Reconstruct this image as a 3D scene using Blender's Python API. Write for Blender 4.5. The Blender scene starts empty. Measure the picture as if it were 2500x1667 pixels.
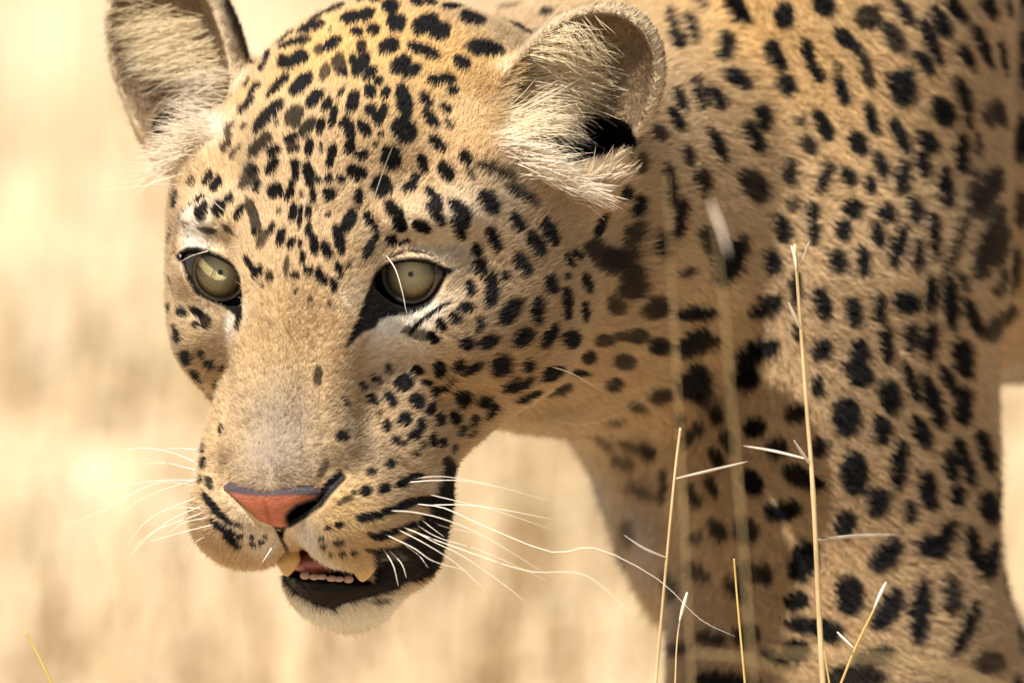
import bpy, bmesh, math, random, time
import numpy as np
from mathutils import Vector, Matrix
from mathutils.bvhtree import BVHTree

T0 = time.time()
rng = np.random.default_rng(7)
random.seed(7)
scene = bpy.context.scene
COL = scene.collection

# ------------------------------------------------------------------ camera
PITCH = math.radians(12.0)
DIST = 5000.0                       # mm from lens to the leopard's eyes
PXMM = 2500 / 360.0                 # the frame is 360 mm wide at the eyes
CX0, CY0 = 763.0, 684.5             # where the midpoint between the eyes falls (2500 px wide frame)
X0, Y0 = (CX0 - 1250) / PXMM, (833.5 - CY0) / PXMM
SP, CP = math.sin(PITCH), math.cos(PITCH)
RIGHT = np.array([1, 0, 0.0]); UP = np.array([0, SP, CP]); BACK = np.array([0, -CP, SP])
HEAD = np.array([0.0, 5.0, 0.50])   # world position of the midpoint between the eyes
B3 = np.stack([RIGHT, UP, BACK])    # rows: local axes (X right, Y up, Z towards lens) in world
CAM = HEAD - (X0 * RIGHT + Y0 * UP) / 1000 + BACK * DIST / 1000

cam_d = bpy.data.cameras.new("camera")
cam = bpy.data.objects.new("camera", cam_d); COL.objects.link(cam)
cam_d.sensor_width = 36.0
cam_d.lens = 36.0 * DIST / 360.0
cam_d.clip_start = 0.1; cam_d.clip_end = 3000
cam.location = Vector(CAM)
cam.rotation_euler = (math.radians(90) - PITCH, 0, 0)
cam_d.dof.use_dof = True
cam_d.dof.focus_distance = DIST / 1000 + 0.006
cam_d.dof.aperture_fstop = 8.5
scene.camera = cam

# ------------------------------------------------------------------ light
SUN_EL, SUN_AZ = 62.0, -44.0        # azimuth: degrees from the lens-to-leopard axis, behind the lens, negative = left
world = bpy.data.worlds.new("World"); scene.world = world; world.use_nodes = True
wn = world.node_tree; wn.nodes.clear()
sky = wn.nodes.new("ShaderNodeTexSky"); sky.sky_type = 'NISHITA'; sky.sun_disc = False
sky.sun_elevation = math.radians(SUN_EL)
bg = wn.nodes.new("ShaderNodeBackground"); bg.inputs[1].default_value = 0.055
wo = wn.nodes.new("ShaderNodeOutputWorld")
wn.links.new(sky.outputs[0], bg.inputs[0]); wn.links.new(bg.outputs[0], wo.inputs[0])
az = math.radians(SUN_AZ)
sdir = Vector((math.sin(az) * math.cos(math.radians(SUN_EL)), -math.cos(az) * math.cos(math.radians(SUN_EL)), math.sin(math.radians(SUN_EL))))
sky.sun_rotation = math.atan2(sdir.x, sdir.y)
sd = bpy.data.lights.new("sun", 'SUN'); sd.energy = 5.0; sd.angle = math.radians(0.53); sd.color = (1.0, 0.955, 0.885)
sun = bpy.data.objects.new("sun", sd); COL.objects.link(sun)
sun.rotation_euler = sdir.to_track_quat('Z', 'Y').to_euler()
sun.location = (-3, 1, 6)
scene.view_settings.view_transform = 'Standard'; scene.view_settings.look = 'None'
scene.view_settings.gamma = 1.0; scene.view_settings.use_curve_mapping = False
scene.view_settings.exposure = 0.98
scene.render.engine = 'CYCLES'
scene.cycles.use_denoising = True
scene.cycles.max_bounces = 8
scene.cycles.transparent_max_bounces = 12
scene.cycles_curves.shape = 'RIBBONS'
scene.cycles_curves.subdivisions = 2

# ------------------------------------------------------------------ coordinates
def W(p):
    """local mm (X right, Y up, Z towards lens, origin between the eyes) -> world metres"""
    return HEAD + (np.asarray(p, float) @ B3) / 1000.0
PSI = math.radians(22.0)
HR = np.array([[math.cos(PSI), 0, math.sin(PSI)], [0, 1, 0], [-math.sin(PSI), 0, math.cos(PSI)]])  # rows u, v, w
def H(u, v, w):
    """head frame (u to the animal's left, v up, w forwards) -> local mm"""
    return np.array([u, v, w], float) @ HR
def proj(P):
    s = DIST / (DIST - P[:, 2]) * PXMM
    return np.stack([1250 + (P[:, 0] + X0) * s, 833.5 - (P[:, 1] + Y0) * s], 1)
def unproj(px, py, z):
    s = DIST / (DIST - z) * PXMM
    return np.array([(px - 1250) / s - X0, (833.5 - py) / s - Y0, z])
DOWN = np.array([0, -CP, -SP])       # gravity in local axes
AWAY = np.array([0, SP, -CP])
BETA = math.radians(30)
BB = np.array([1, 0, 0]) * math.cos(BETA) + AWAY * math.sin(BETA)      # towards the tail
LAT = np.array([1, 0, 0]) * math.sin(BETA) - AWAY * math.cos(BETA)     # towards the animal's left side

# ------------------------------------------------------------------ implicit body
def d_ell(p, c, r, R=None):
    q = p - np.asarray(c, np.float32)
    if R is not None: q = q @ R.T.astype(np.float32)
    r = np.asarray(r, np.float32)
    a = q / r; k0 = np.sqrt((a * a).sum(1)); b = a / r; k1 = np.sqrt((b * b).sum(1)) + 1e-6
    return k0 * (k0 - 1) / k1
def d_cone(p, a, b, ra, rb):
    a = np.asarray(a, np.float32); ab = np.asarray(b, np.float32) - a
    q = p - a
    t = np.clip((q @ ab) / (ab @ ab), 0, 1)
    q = q - t[:, None] * ab
    return np.sqrt((q * q).sum(1)) - (ra + t * (rb - ra))
def smin(a, b, k):
    h = np.clip(0.5 + 0.5 * (b - a) / k, 0, 1)
    return b * (1 - h) + a * h - k * h * (1 - h)
def smax(a, b, k): return -smin(-a, -b, k)
def d_poly(P2, poly):
    v = np.asarray(poly, np.float32); n = len(v)
    d = ((P2 - v[0]) ** 2).sum(1); s = np.ones(len(P2), np.float32)
    j = n - 1
    for i in range(n):
        e = v[j] - v[i]; w = P2 - v[i]
        b = w - e * np.clip((w @ e) / (e @ e + 1e-9), 0, 1)[:, None]
        d = np.minimum(d, (b * b).sum(1))
        c1 = P2[:, 1] >= v[i][1]; c2 = P2[:, 1] < v[j][1]; c3 = e[0] * w[:, 1] > e[1] * w[:, 0]
        fl = (c1 & c2 & c3) | (~c1 & ~c2 & ~c3)
        s = np.where(fl, -s, s); j = i
    return s * np.sqrt(d)
def tile(ox, oy, sc, pts): return [(ox + x / sc, oy + y / sc) for x, y in pts]

# outlines of the facial openings, as seen from the front
EYE_L = tile(860, 380, 4, [(215, 1210), (265, 1135), (340, 1080), (440, 1050), (560, 1036), (690, 1045), (790, 1070), (870, 1108), (915, 1135), (885, 1230), (820, 1340), (730, 1430), (620, 1475), (500, 1478), (390, 1440), (290, 1370), (225, 1290)])
EYE_R = tile(400, 380, 4, [(165, 985), (220, 945), (330, 940), (450, 974), (560, 1020), (640, 1068), (700, 1120), (740, 1190), (760, 1330), (750, 1470), (640, 1470), (520, 1435), (430, 1400), (340, 1320), (270, 1220), (210, 1090)])
EYEBLACK_L = tile(860, 380, 4, [(170, 1240), (225, 1130), (320, 1050), (430, 1008), (560, 988), (700, 994), (800, 1022), (900, 1075), (1025, 1112), (960, 1160), (905, 1225), (850, 1340), (760, 1460), (640, 1540), (520, 1570), (380, 1580), (270, 1600), (240, 1660), (220, 1690), (110, 1725), (60, 1770), (0, 1830), (-60, 1900), (-90, 1890), (-40, 1790), (0, 1680), (60, 1550), (110, 1400)])
EYEBLACK_R = tile(400, 380, 4, [(110, 985), (150, 930), (220, 893), (330, 888), (450, 925), (560, 972), (640, 1022), (700, 1080), (745, 1180), (775, 1330), (770, 1600), (745, 1660), (700, 1650), (690, 1560), (560, 1480), (430, 1430), (310, 1350), (230, 1230), (175, 1060), (130, 1020)])
NOSTRIL = tile(460, 1100, 4, [(1470, 210), (1512, 262), (1380, 400), (1290, 520), (1150, 620), (990, 722), (950, 690), (945, 640), (965, 590), (1060, 512), (1240, 458), (1310, 385), (1400, 280)])
NOSTRIL_R = tile(460, 1100, 4, [(330, 360), (360, 385), (430, 450), (560, 560), (690, 690), (730, 720), (690, 715), (560, 610), (420, 480), (350, 410)])
PAD = tile(460, 1100, 4, [(335, 362), (400, 290), (530, 338), (740, 382), (1000, 350), (1200, 335), (1300, 385), (1250, 445), (1080, 505), (970, 585), (945, 650), (965, 730), (900, 742), (820, 732), (700, 690), (560, 565), (420, 450)])
PADGREY = tile(460, 1100, 4, [(335, 362), (400, 290), (530, 338), (740, 382), (1000, 350), (1200, 335), (1300, 385), (1260, 445), (1050, 425), (740, 436), (420, 408)])
MOUTH = tile(460, 1100, 4, [(900, 1010), (950, 985), (1040, 1025), (1200, 1100), (1400, 1138), (1580, 1160), (1640, 1215), (1740, 1240), (1810, 1268), (1700, 1290), (1560, 1285), (1180, 1255), (1040, 1225), (930, 1185), (850, 1090)])
LIPLOW = tile(460, 1100, 4, [(915, 1165), (1040, 1210), (1180, 1245), (1560, 1265), (1810, 1262), (1815, 960), (2020, 930), (2320, 1150), (2280, 1240), (2210, 1270), (2120, 1280), (2050, 1335), (1800, 1412), (1510, 1490), (1430, 1545), (1250, 1505), (1060, 1400), (960, 1290)])
LIPCORNER = tile(760, 1060, 4, [(1300, 260), (1360, 240), (1450, 420), (1450, 700), (1400, 900), (1300, 1200), (1200, 1380), (1040, 1420), (900, 1430), (780, 1500), (600, 1420), (605, 1200), (640, 1105), (800, 1085), (890, 1010), (1010, 925), (1100, 825), (1140, 700), (1200, 600), (1240, 450)])
PHIL = tile(460, 1100, 4, [(810, 720), (900, 742), (985, 720), (940, 790), (930, 850), (990, 985), (940, 985), (900, 900), (860, 800)])

EYE_RAD = 17.0
GAZE = np.array([-0.15, -0.05, 0.98]); GAZE /= np.linalg.norm(GAZE)
E_L = unproj(998, 671, 13.5) - GAZE * EYE_RAD
E_R = unproj(533, 666, -12.0) - GAZE * EYE_RAD

def frame_from(n, t):
    n = np.asarray(n, float); n /= np.linalg.norm(n)
    t = np.asarray(t, float); t = t - n * (t @ n); t /= np.linalg.norm(t)
    return np.stack([np.cross(t, n), t, n])      # rows: width, length, opening normal
EAR_L = dict(c=H(72, 63.5, -68), R=frame_from((-0.16, -0.16, 0.95), (0.62, 0.78, 0)), r=(26, 38, 22), foot=np.array([14.0, -18.0, 0.0]))
EAR_R = dict(c=H(-79, 79, -62), R=frame_from((-0.50, -0.10, 0.86), (-0.30, 0.95, 0)), r=(25.5, 43, 22))
def d_ear(p, E):
    """solid outer form of the ear: the back of the cup and a foot that carries it on the skull"""
    q = ((p - E['c']) @ E['R'].T).astype(np.float32)
    rx, ry, rz = E['r']
    d = d_ell(q, (0, 0, 0), (rx, ry, rz))
    cut = q[:, 2] - (5.0 + 0.06 * q[:, 1] - 0.003 * q[:, 1] ** 2)
    d = smax(d, cut, 5.0)
    if 'foot' in E:
        d = smin(d, d_cone(q, E['foot'] + np.array([0, 0, -4.0]), E['foot'] + np.array([-6, 0, -34.0]), 15, 20), 9)
    return smin(d, d_cone(q, (0, -ry * 0.55, -6), (0, -ry * 0.55, -34), rx * 0.78, rx * 0.8), 10)
def d_earcup(p, E):
    q = ((p - E['c']) @ E['R'].T).astype(np.float32)
    rx, ry, rz = E['r']
    return d_ell(q, (0, 1.5, 7.0), (rx - 3.0, ry - 3.4, rz - 2))

def MIR(c): return [np.array([c[0], c[1], c[2]], float), np.array([-c[0], c[1], c[2]], float)]
def sdf_head(p):
    q = (p @ HR.T).astype(np.float32)            # head frame
    e = lambda c, r: d_ell(q, c, r)
    d = e((0, 36, -76), (63, 65, 60))                                         # cranium
    d = smin(d, d_cone(q, (0, 34, -30), (0, -8, -9), 37, 31), 16)              # brow to bridge
    d = smin(d, d_cone(q, (0, -8, -9), (0, -62, 6), 31, 27), 12)               # nose bridge
    for s in (1, -1):
        d = smin(d, e((s * 34, 20.5, -13), (20, 10, 17)), 9)                     # brow ridge
        d = smin(d, d_cone(q, (s * 15, 10, 6), (s * 17, -58, 21), 8, 9), 7)     # edges of the nose bridge
        d = smin(d, e((s * 44, -18, -24), (16, 20, 24)), 14)                   # cheek bone
        d = smin(d, e((s * 53, 3, -59), (22.5, 41, 37)), 20)                    # broad cheek
        d = smin(d, d_cone(q, (s * 48, -20, -60), (s * 27, -58, -38), 22, 11.5), 13)   # jaw
        d = smin(d, e((s * 30, -58, -10), (13, 22, 26)), 12)                   # side of muzzle
    for s in (1, -1):
        d = smin(d, e((s * 46, 32, -47), (22, 27, 30)), 14)                    # temple
        d = smin(d, e((s * 20, -82, 10), (20.5, 19, 22)), 7)                   # whisker pads
        d = smin(d, e((s * 29, -78, -14), (15.5, 21, 22)), 9)
    for s in (1, -1):
        d = smax(d, -e((s * 40, -40, 20), (13, 17, 15)), 16)                   # hollow below the inner corner of the eye
    d = smin(d, e((0, -70, 15), (22.5, 19, 24)), 6)                              # nose
    # eyeball bulge under the lids
    for E in (E_L, E_R):
        d = smin(d, d_ell(p, E, (EYE_RAD + 1.6,) * 3), 5)
    # lower jaw
    j = d_cone(q, (0, -104, -20), (0, -106, -34), 16.5, 17)
    for s in (1, -1):
        j = smin(j, d_cone(q, (12 if s > 0 else -8, -104, -26), (27 if s > 0 else -23, -64, -38), 12.5 if s > 0 else 11, 10), 8)
        j = smin(j, e((25, -86, -30) if s > 0 else (-17, -84, -33), (12, 22, 14) if s > 0 else (11, 18, 13)), 7)                    # lip at the mouth corner
    d = smin(d, j, 4)
    return d
def groove(p):
    return None
NECK_A, NECK_B = H(6, 18, -98), np.array([158, 34, -250])
def sdf_body(p):
    N = NECK_B
    d = d_cone(p, NECK_A, NECK_B, 64, 96)
    t0 = np.array([172, 22, -275.0]); t1 = t0 + BB * 330; t2 = t0 + BB * 640
    d = smin(d, d_ell(p, (160, 6, -262), (82, 104, 92)), 26)
    d = smin(d, d_ell(p, (158, -78, -235), (47, 56, 58)), 22)                   # chest
    d = smin(d, d_cone(p, t0 + np.array([0, 30, 0]), t1 + np.array([0, 12, 0]), 89, 100), 26)
    d = smin(d, d_cone(p, t1 + np.array([0, 4, 0]), t2 + np.array([0, 8, 0]), 104, 100), 40)
    sh = d_cone(p, (190, 110, -206), (182, 0, -188), 64, 62)                  # near shoulder
    el = np.array([193, -150, -188.0])
    sh = smin(sh, d_cone(p, (182, 0, -188), (184, -55, -186), 62, 56), 20)
    sh = smin(sh, d_cone(p, (184, -55, -186), el, 56, 60), 20)
    d = smin(d, sh, 10)
    wr = el + DOWN * 165 + np.array([-14, 0, 0]); pw = wr + DOWN * 118 + np.array([-12, 0, 5])
    d = smin(d, d_cone(p, el, wr, 56, 33), 20)
    d = smin(d, d_cone(p, wr, pw, 31, 27), 14)
    d = smin(d, d_ell(p, pw + np.array([-24, 4, 8]), (46, 26, 34)), 14)
    # far foreleg, set back in the stride
    fs = np.array([172, 22, -275]) - LAT * 62; fe = fs + DOWN * 150 + BB * 70; fw = fe + DOWN * 170 + BB * 90; fp = fw + DOWN * 105 - BB * 15
    d = smin(d, d_cone(p, fs, fe, 66, 50), 20); d = smin(d, d_cone(p, fe, fw, 48, 32), 16)
    d = smin(d, d_cone(p, fw, fp, 30, 27), 12); d = smin(d, d_ell(p, fp - BB * 22, (42, 26, 34)), 12)
    # hind quarters
    for s, st in ((1, -60), (-1, 90)):
        hp = t2 + LAT * s * 58 + DOWN * 10; kn = hp + DOWN * 165 - BB * (70 + st * 0.3); hk = kn + DOWN * 120 + BB * (120 + st * .5); ft = hk + DOWN * 150 - BB * (25 - st * 0.2)
        d = smin(d, d_cone(p, hp, kn, 86, 56), 30); d = smin(d, d_cone(p, kn, hk, 52, 30), 16)
        d = smin(d, d_cone(p, hk, ft, 27, 25), 12); d = smin(d, d_ell(p, ft - BB * 26, (44, 24, 34)), 12)
    a = t2 + BB * 80 + np.array([0, 40, 0]); r = 28
    for k in range(9):
        an = math.radians(50 - 15 * k)
        b = a + (BB * math.cos(an) + DOWN * math.sin(an)) * 78
        d = smin(d, d_cone(p, a, b, r, r - 1.2), 14); a = b; r -= 1.2
    # slack hide over the muscles
    return d + 1.5 * np.sin(p @ np.array([.050, .018, .040], np.float32) + 1.0) * np.sin(p @ np.array([-.02, .045, .05], np.float32)) + .7 * np.sin(p @ np.array([.11, .03, .06], np.float32))
def sdf(p):
    p = np.ascontiguousarray(p, np.float32)
    d = sdf_body(p)
    m = (p[:, 2] > -230) & (p[:, 0] < 230)
    if m.any():
        q = p[m]; P2 = proj(q).astype(np.float32)
        h = sdf_head(q)
        h = smin(h, d_ear(q, EAR_L), 9); h = smin(h, d_ear(q, EAR_R), 9)
        dd = smin(d[m], h, 26)
        dd = smax(dd, -d_earcup(q, EAR_L), 2.5); dd = smax(dd, -d_earcup(q, EAR_R), 2.5)
        # ear canals
        dd = smax(dd, -d_ell(q, unproj(1412, 338, -50), (22, 7.5, 30)), 3)
        dd = smax(dd, -d_ell(q, unproj(420, 300, -80), (9, 6, 22)), 3)
        # eye openings, nostril, mouth slit
        for poly, E in ((EYE_L, E_L), (EYE_R, E_R)):
            b = np.maximum(d_poly(P2, poly) / PXMM, E[2] + 3 - q[:, 2])
            dd = smax(dd, -b, 1.2)
        # lacrimal groove at the inner corner of each eye
        dd = smax(dd, -np.maximum(d_poly(P2, NOSTRIL) / PXMM + 0.6, 8 - q[:, 2]), 1.6)
        dd = smax(dd, -np.maximum(d_poly(P2, NOSTRIL_R) / PXMM + 0.3, 0 - q[:, 2]), 1.5)
        dd = smax(dd, -np.maximum(d_poly(P2, PHIL) / PXMM + 0.9, 14 - q[:, 2]), 2.0)
        dd = smax(dd, -np.maximum(d_poly(P2, MOUTH) / PXMM, -22 - q[:, 2]), 1.2)
        d[m] = dd
    return d
def sdf_grad(p, h=0.35):
    k = np.array([[1, -1, -1], [-1, -1, 1], [-1, 1, -1], [1, 1, 1]], np.float32)
    g = np.zeros_like(p); s = np.zeros(len(p), np.float32)
    for e in k:
        v = sdf(p + e * h); g += e * v[:, None]; s += v
    g /= 4 * h
    return s / 4, g
def onto(p, it=2):
    for _ in range(it):
        v, g = sdf_grad(p)
        p = p - (v / np.maximum((g * g).sum(1), 0.25))[:, None] * g * 0.95
    return p.astype(np.float32)

def surface_nets(lo, hi, step):
    n = np.ceil((np.array(hi) - lo) / step).astype(int)
    CB = 4
    n = (n // CB + 1) * CB
    cs = step * CB; nc = n // CB
    ax = [lo[i] + (np.arange(nc[i]) + 0.5) * cs - step / 2 for i in range(3)]
    G = np.stack(np.meshgrid(*ax, indexing='ij'), -1).reshape(-1, 3).astype(np.float32)
    dc = sdf(G).reshape(nc)
    F = np.repeat(np.repeat(np.repeat(dc, CB, 0), CB, 1), CB, 2).astype(np.float32)
    act = np.argwhere(np.abs(dc) < cs * 1.35)
    o = np.stack(np.meshgrid(*[np.arange(CB)] * 3, indexing='ij'), -1).reshape(-1, 3)
    idx = (act[:, None, :] * CB + o[None]).reshape(-1, 3)
    for a in range(0, len(idx), 400000):
        I = idx[a:a + 400000]
        F[I[:, 0], I[:, 1], I[:, 2]] = sdf((np.array(lo) + I * step).astype(np.float32))
    S = F < 0
    c = np.zeros(np.array(F.shape) - 1, np.int8)
    for dx in (0, 1):
        for dy in (0, 1):
            for dz in (0, 1):
                c += S[dx:S.shape[0] - 1 + dx, dy:S.shape[1] - 1 + dy, dz:S.shape[2] - 1 + dz]
    cell = np.argwhere((c > 0) & (c < 8))
    vid = -np.ones(c.shape, np.int32); vid[cell[:, 0], cell[:, 1], cell[:, 2]] = np.arange(len(cell))
    acc = np.zeros((len(cell), 3)); cnt = np.zeros(len(cell))
    cor = [(x, y, z) for x in (0, 1) for y in (0, 1) for z in (0, 1)]
    for a in cor:
        for k in range(3):
            if a[k]: continue
            b = list(a); b[k] = 1
            ia = cell + a; ib = cell + b
            va = F[ia[:, 0], ia[:, 1], ia[:, 2]]; vb = F[ib[:, 0], ib[:, 1], ib[:, 2]]
            m = (va < 0) != (vb < 0)
            t = np.where(m, va / np.where(m, va - vb, 1), 0)
            pt = np.array(a, float)[None] + t[:, None] * (np.array(b) - np.array(a))
            acc += pt * m[:, None]; cnt += m
    V = (np.array(lo) + (cell + acc / cnt[:, None]) * step).astype(np.float32)
    Q = []
    for k in range(3):
        i, j = (k + 1) % 3, (k + 2) % 3
        a = np.moveaxis(S, [k, i, j], [0, 1, 2])
        cr = a[:-1, 1:-1, 1:-1] != a[1:, 1:-1, 1:-1]
        e = np.argwhere(cr); fl = a[:-1, 1:-1, 1:-1][e[:, 0], e[:, 1], e[:, 2]]
        vm = np.moveaxis(vid, [k, i, j], [0, 1, 2])
        x, y, z = e[:, 0], e[:, 1] + 1, e[:, 2] + 1
        q = np.stack([vm[x, y - 1, z - 1], vm[x, y, z - 1], vm[x, y, z], vm[x, y - 1, z]], 1)
        q[~fl] = q[~fl][:, ::-1]
        Q.append(q)
    Q = np.concatenate(Q); Q = Q[(Q >= 0).all(1)]
    return V, Q

V, Q = surface_nets((-125, -505, -760), (980, 245, 70), 3.0)
# keep the one connected animal
def largest(V, Q):
    lab = np.arange(len(V))
    while True:
        m = lab[Q].min(1); new = lab.copy()
        for k in range(4): np.minimum.at(new, Q[:, k], m)
        new = new[new]
        if (new == lab).all(): break
        lab = new
    u, c = np.unique(lab, return_counts=True); keep = lab == u[c.argmax()]
    mp = -np.ones(len(V), int); mp[keep] = np.arange(keep.sum())
    return V[keep], mp[Q[keep[Q[:, 0]]]]
V, Q = largest(V, Q)
V = onto(V, 2)
print("nets", len(V), len(Q), time.time() - T0)

def refine(bm, sel):
    fs = [f for f in bm.faces if sel[f.index]]
    es = list({e for f in fs for e in f.edges})
    bmesh.ops.subdivide_edges(bm, edges=es, cuts=1, use_grid_fill=True)
    bm.verts.ensure_lookup_table(); bm.faces.ensure_lookup_table(); bm.faces.index_update(); bm.verts.index_update()
def bm_from(V, Q):
    me = bpy.data.meshes.new("t"); me.from_pydata(V.tolist(), [], Q.tolist())
    bm = bmesh.new(); bm.from_mesh(me); bpy.data.meshes.remove(me)
    bm.verts.ensure_lookup_table(); bm.faces.ensure_lookup_table()
    return bm
def bm_arrays(bm):
    V = np.array([v.co[:] for v in bm.verts], np.float32)
    F = [[v.index for v in f.verts] for f in bm.faces]
    C = np.array([f.calc_center_median()[:] for f in bm.faces], np.float32)
    N = np.array([f.normal[:] for f in bm.faces], np.float32)
    return V, F, C, N
bm = bm_from(V, Q)
bm.normal_update()
for lev in range(2):
    Vv, Ff, Cc, Nn = bm_arrays(bm)
    pp = proj(Cc)
    vis = (pp[:, 0] > -60) & (pp[:, 0] < 2560) & (pp[:, 1] > -60) & (pp[:, 1] < 1720) & (Nn[:, 2] > -0.35)
    headm = Cc[:, 2] > -120
    if lev == 0: sel = vis
    else: sel = vis & headm & (Nn[:, 2] > -0.2)
    refine(bm, sel)
    Vv = np.array([v.co[:] for v in bm.verts], np.float32)
    Vv = onto(Vv, 1)
    for v, c in zip(bm.verts, Vv.tolist()): v.co = c
    bm.normal_update()
    print("refine", lev, len(Vv), time.time() - T0)
bmesh.ops.triangulate(bm, faces=[f for f in bm.faces if len(f.verts) > 4])
bm.verts.index_update(); bm.faces.index_update()
BV = np.array([v.co[:] for v in bm.verts], np.float32)
BF = [[v.index for v in f.verts] for f in bm.faces]
bm.free()
_, BN = sdf_grad(BV)
BN /= np.linalg.norm(BN, axis=1)[:, None] + 1e-9
TRI = np.array([t for f in BF for t in ((f[0], f[1], f[2]),) + (((f[0], f[2], f[3]),) if len(f) == 4 else ())], np.int32)
BVH = BVHTree.FromPolygons(BV.tolist(), BF)
EYEPT = np.array([-X0, -Y0, DIST])
def hit(px, py):
    """where the photographer's line of sight first meets the animal"""
    d = unproj(px, py, 0.0) - EYEPT; d /= np.linalg.norm(d)
    l, n, i, t = BVH.ray_cast(Vector(EYEPT), Vector(d))
    return (None, None) if l is None else (np.array(l), np.array(n))

# ------------------------------------------------------------------ coat pattern
# spots: (tile origin x, y, scale, [(x, y, half length, half width, angle, strength), ...])
SPOTS = []
def sp(ox, oy, sc, rows):
    for r in rows:
        x, y, a, b, an = r[:5]; k = 1.06 if ox >= 1000 else (1.08 if oy + y / sc < 640 else 1.06); a *= k; b *= k; st = r[5] if len(r) > 5 else 1.0
        SPOTS.append((ox + x / sc, oy + y / sc, a / sc, b / sc, math.radians(an), st ** .25))
sp(540, 0, 4, [(960,110,180,40,-35),(1090,110,110,50,-20),(1260,190,90,60,-15),(1420,160,80,60,-40),(870,285,130,55,-15),(600,360,90,30,-35),(710,435,150,38,-12),(1080,450,100,50,-35),(960,510,50,50,0,.7),(780,580,75,70,-40),(640,640,90,65,30),(1150,650,95,65,75,.75),(1190,730,50,35,60),(1010,730,80,45,-75,.6),(780,840,130,65,-45),(555,860,140,50,-48),(415,655,70,35,-70),(340,480,70,40,60),(260,830,50,30,-55),(330,890,80,35,-45),(250,1050,100,40,-45),(450,1150,190,65,-48),(910,980,100,55,-50),(710,1150,100,75,-60,.75),(1030,1040,70,40,-65),(1090,1150,110,35,-80),(840,1260,100,55,-50,.8),(970,1250,75,40,-80),(370,1440,140,60,-48,.8),(690,1360,70,45,-20),(520,1490,70,50,-30),(709,1460,60,50,0,.8),(860,1460,85,40,-80),(975,1450,50,20,90,.7),(1085,1500,80,40,-80),(1280,1010,100,55,-75),(1200,1230,50,40,0),(1245,1270,120,50,75),(1390,1270,85,50,55),(1250,1460,55,60,0),(1360,1530,60,40,0),(1450,910,70,55,80),(1600,920,60,40,-70),(1450,1100,60,50,45),(1530,1170,70,50,90),(1580,1090,60,35,90),(1780,1010,160,70,80),(1780,1290,120,100,60),(1560,1330,30,28,0),(1990,1000,80,45,65),(2040,1180,100,50,50),(2190,1080,60,40,40),(2220,1230,60,30,50,.7),(2110,1420,95,50,40),(1650,1520,80,80,0),(1360,660,120,60,-60),(1285,610,60,40,80),(1450,740,80,45,-50),(1540,810,45,40,0),(1370,480,70,45,90,.9),(1160,930,60,25,-60,.7),(1325,330,60,45,0),(1480,310,60,55,0),(1630,470,100,70,-30),(1705,240,85,85,0),(1650,80,80,75,-30),(1340,15,50,35,-20),(1500,20,70,40,0),(1910,40,70,50,0),(2040,40,60,48,0),(2240,80,100,50,-25),(1990,250,120,85,-30),(2130,320,95,85,10),(1970,510,150,50,22),(1750,650,100,75,-40),(1850,710,95,55,-30),(2080,800,65,50,0),(2210,790,75,50,5),(2260,905,55,45,-20),(2340,630,85,55,35),(230,1250,40,30,0,.5),(545,1220,25,30,0,.6),(80,1280,70,30,-55,.6),(60,1420,80,35,-60,.7),(150,1500,80,30,-50,.6),(1070,310,20,15,0),(1500,1430,25,30,0,.5)])
sp(400, 380, 4, [(1290,90,50,40,0),(1290,180,35,70,0),(1255,310,60,32,100),(1225,395,70,40,-60),(1420,200,110,50,75),(1400,190,60,40,60),(1440,270,60,35,100),(1610,240,40,40,0),(1510,250,40,40,0,.8),(1720,250,50,38,0),(1620,70,70,35,-75),(1880,180,90,65,20),(2125,320,100,90,70),(2210,60,95,85,0),(1920,10,60,45,0),(1895,430,85,45,90),(1610,395,60,60,0),(1455,420,65,30,85),(1090,360,70,70,0),(1060,130,85,50,-60),(830,230,130,65,-62,.75),(880,170,60,45,-50),(920,310,65,35,-75),(430,230,70,35,-60,.9),(510,300,80,45,-55),(270,260,50,35,-60,.6),(640,440,50,40,-45),(540,520,70,60,-45),(370,540,80,50,-60),(115,440,80,35,100),(350,440,60,35,-45),(190,590,130,16,-58,.9),(80,770,100,18,-65,.9),(750,560,80,40,-55),(890,620,150,45,80,.75),(890,760,50,30,80),(1050,730,60,35,-60,.85),(970,830,90,40,-60,.6),(1145,810,85,42,-75),(1245,870,55,38,-70),(1330,870,45,20,90),(1260,580,90,38,-80),(1330,620,100,25,95),(1410,570,65,32,90),(1410,740,70,30,-80),(1465,870,105,40,80),(1590,940,90,45,65),(1800,660,110,55,-65),(1705,830,140,45,75),(2000,640,80,45,70),(2060,760,80,35,90),(1990,930,110,40,-70,.9),(1355,1020,70,28,95),(1410,1140,50,40,0),(1280,1180,45,35,0,.8),(1530,1200,80,45,60),(1705,1130,75,32,75),(1655,1280,75,32,80),(1035,1200,40,50,0,.8),(920,1150,70,45,-50),(840,1070,90,30,60),(1200,1090,100,25,95,.5),(1130,560,25,25,0,.5),(1600,590,30,25,0,.6),(1350,390,25,25,0,.5),(450,740,90,30,10,.6),(650,740,80,20,40,.6),(2250,560,100,55,35),(2300,680,70,60,60),(2210,840,55,50,0),(215,680,30,20,0,.5),(50,1480,50,45,0),(180,1540,50,40,0),(330,1530,60,30,30),(110,1300,120,25,55,.6),(1290,1340,20,20,0,.8),(1420,1420,25,20,0,.8),(1610,1460,25,25,0,.6),(970,1280,25,20,0,.6),(1800,1090,35,25,0,.6)])
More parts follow.
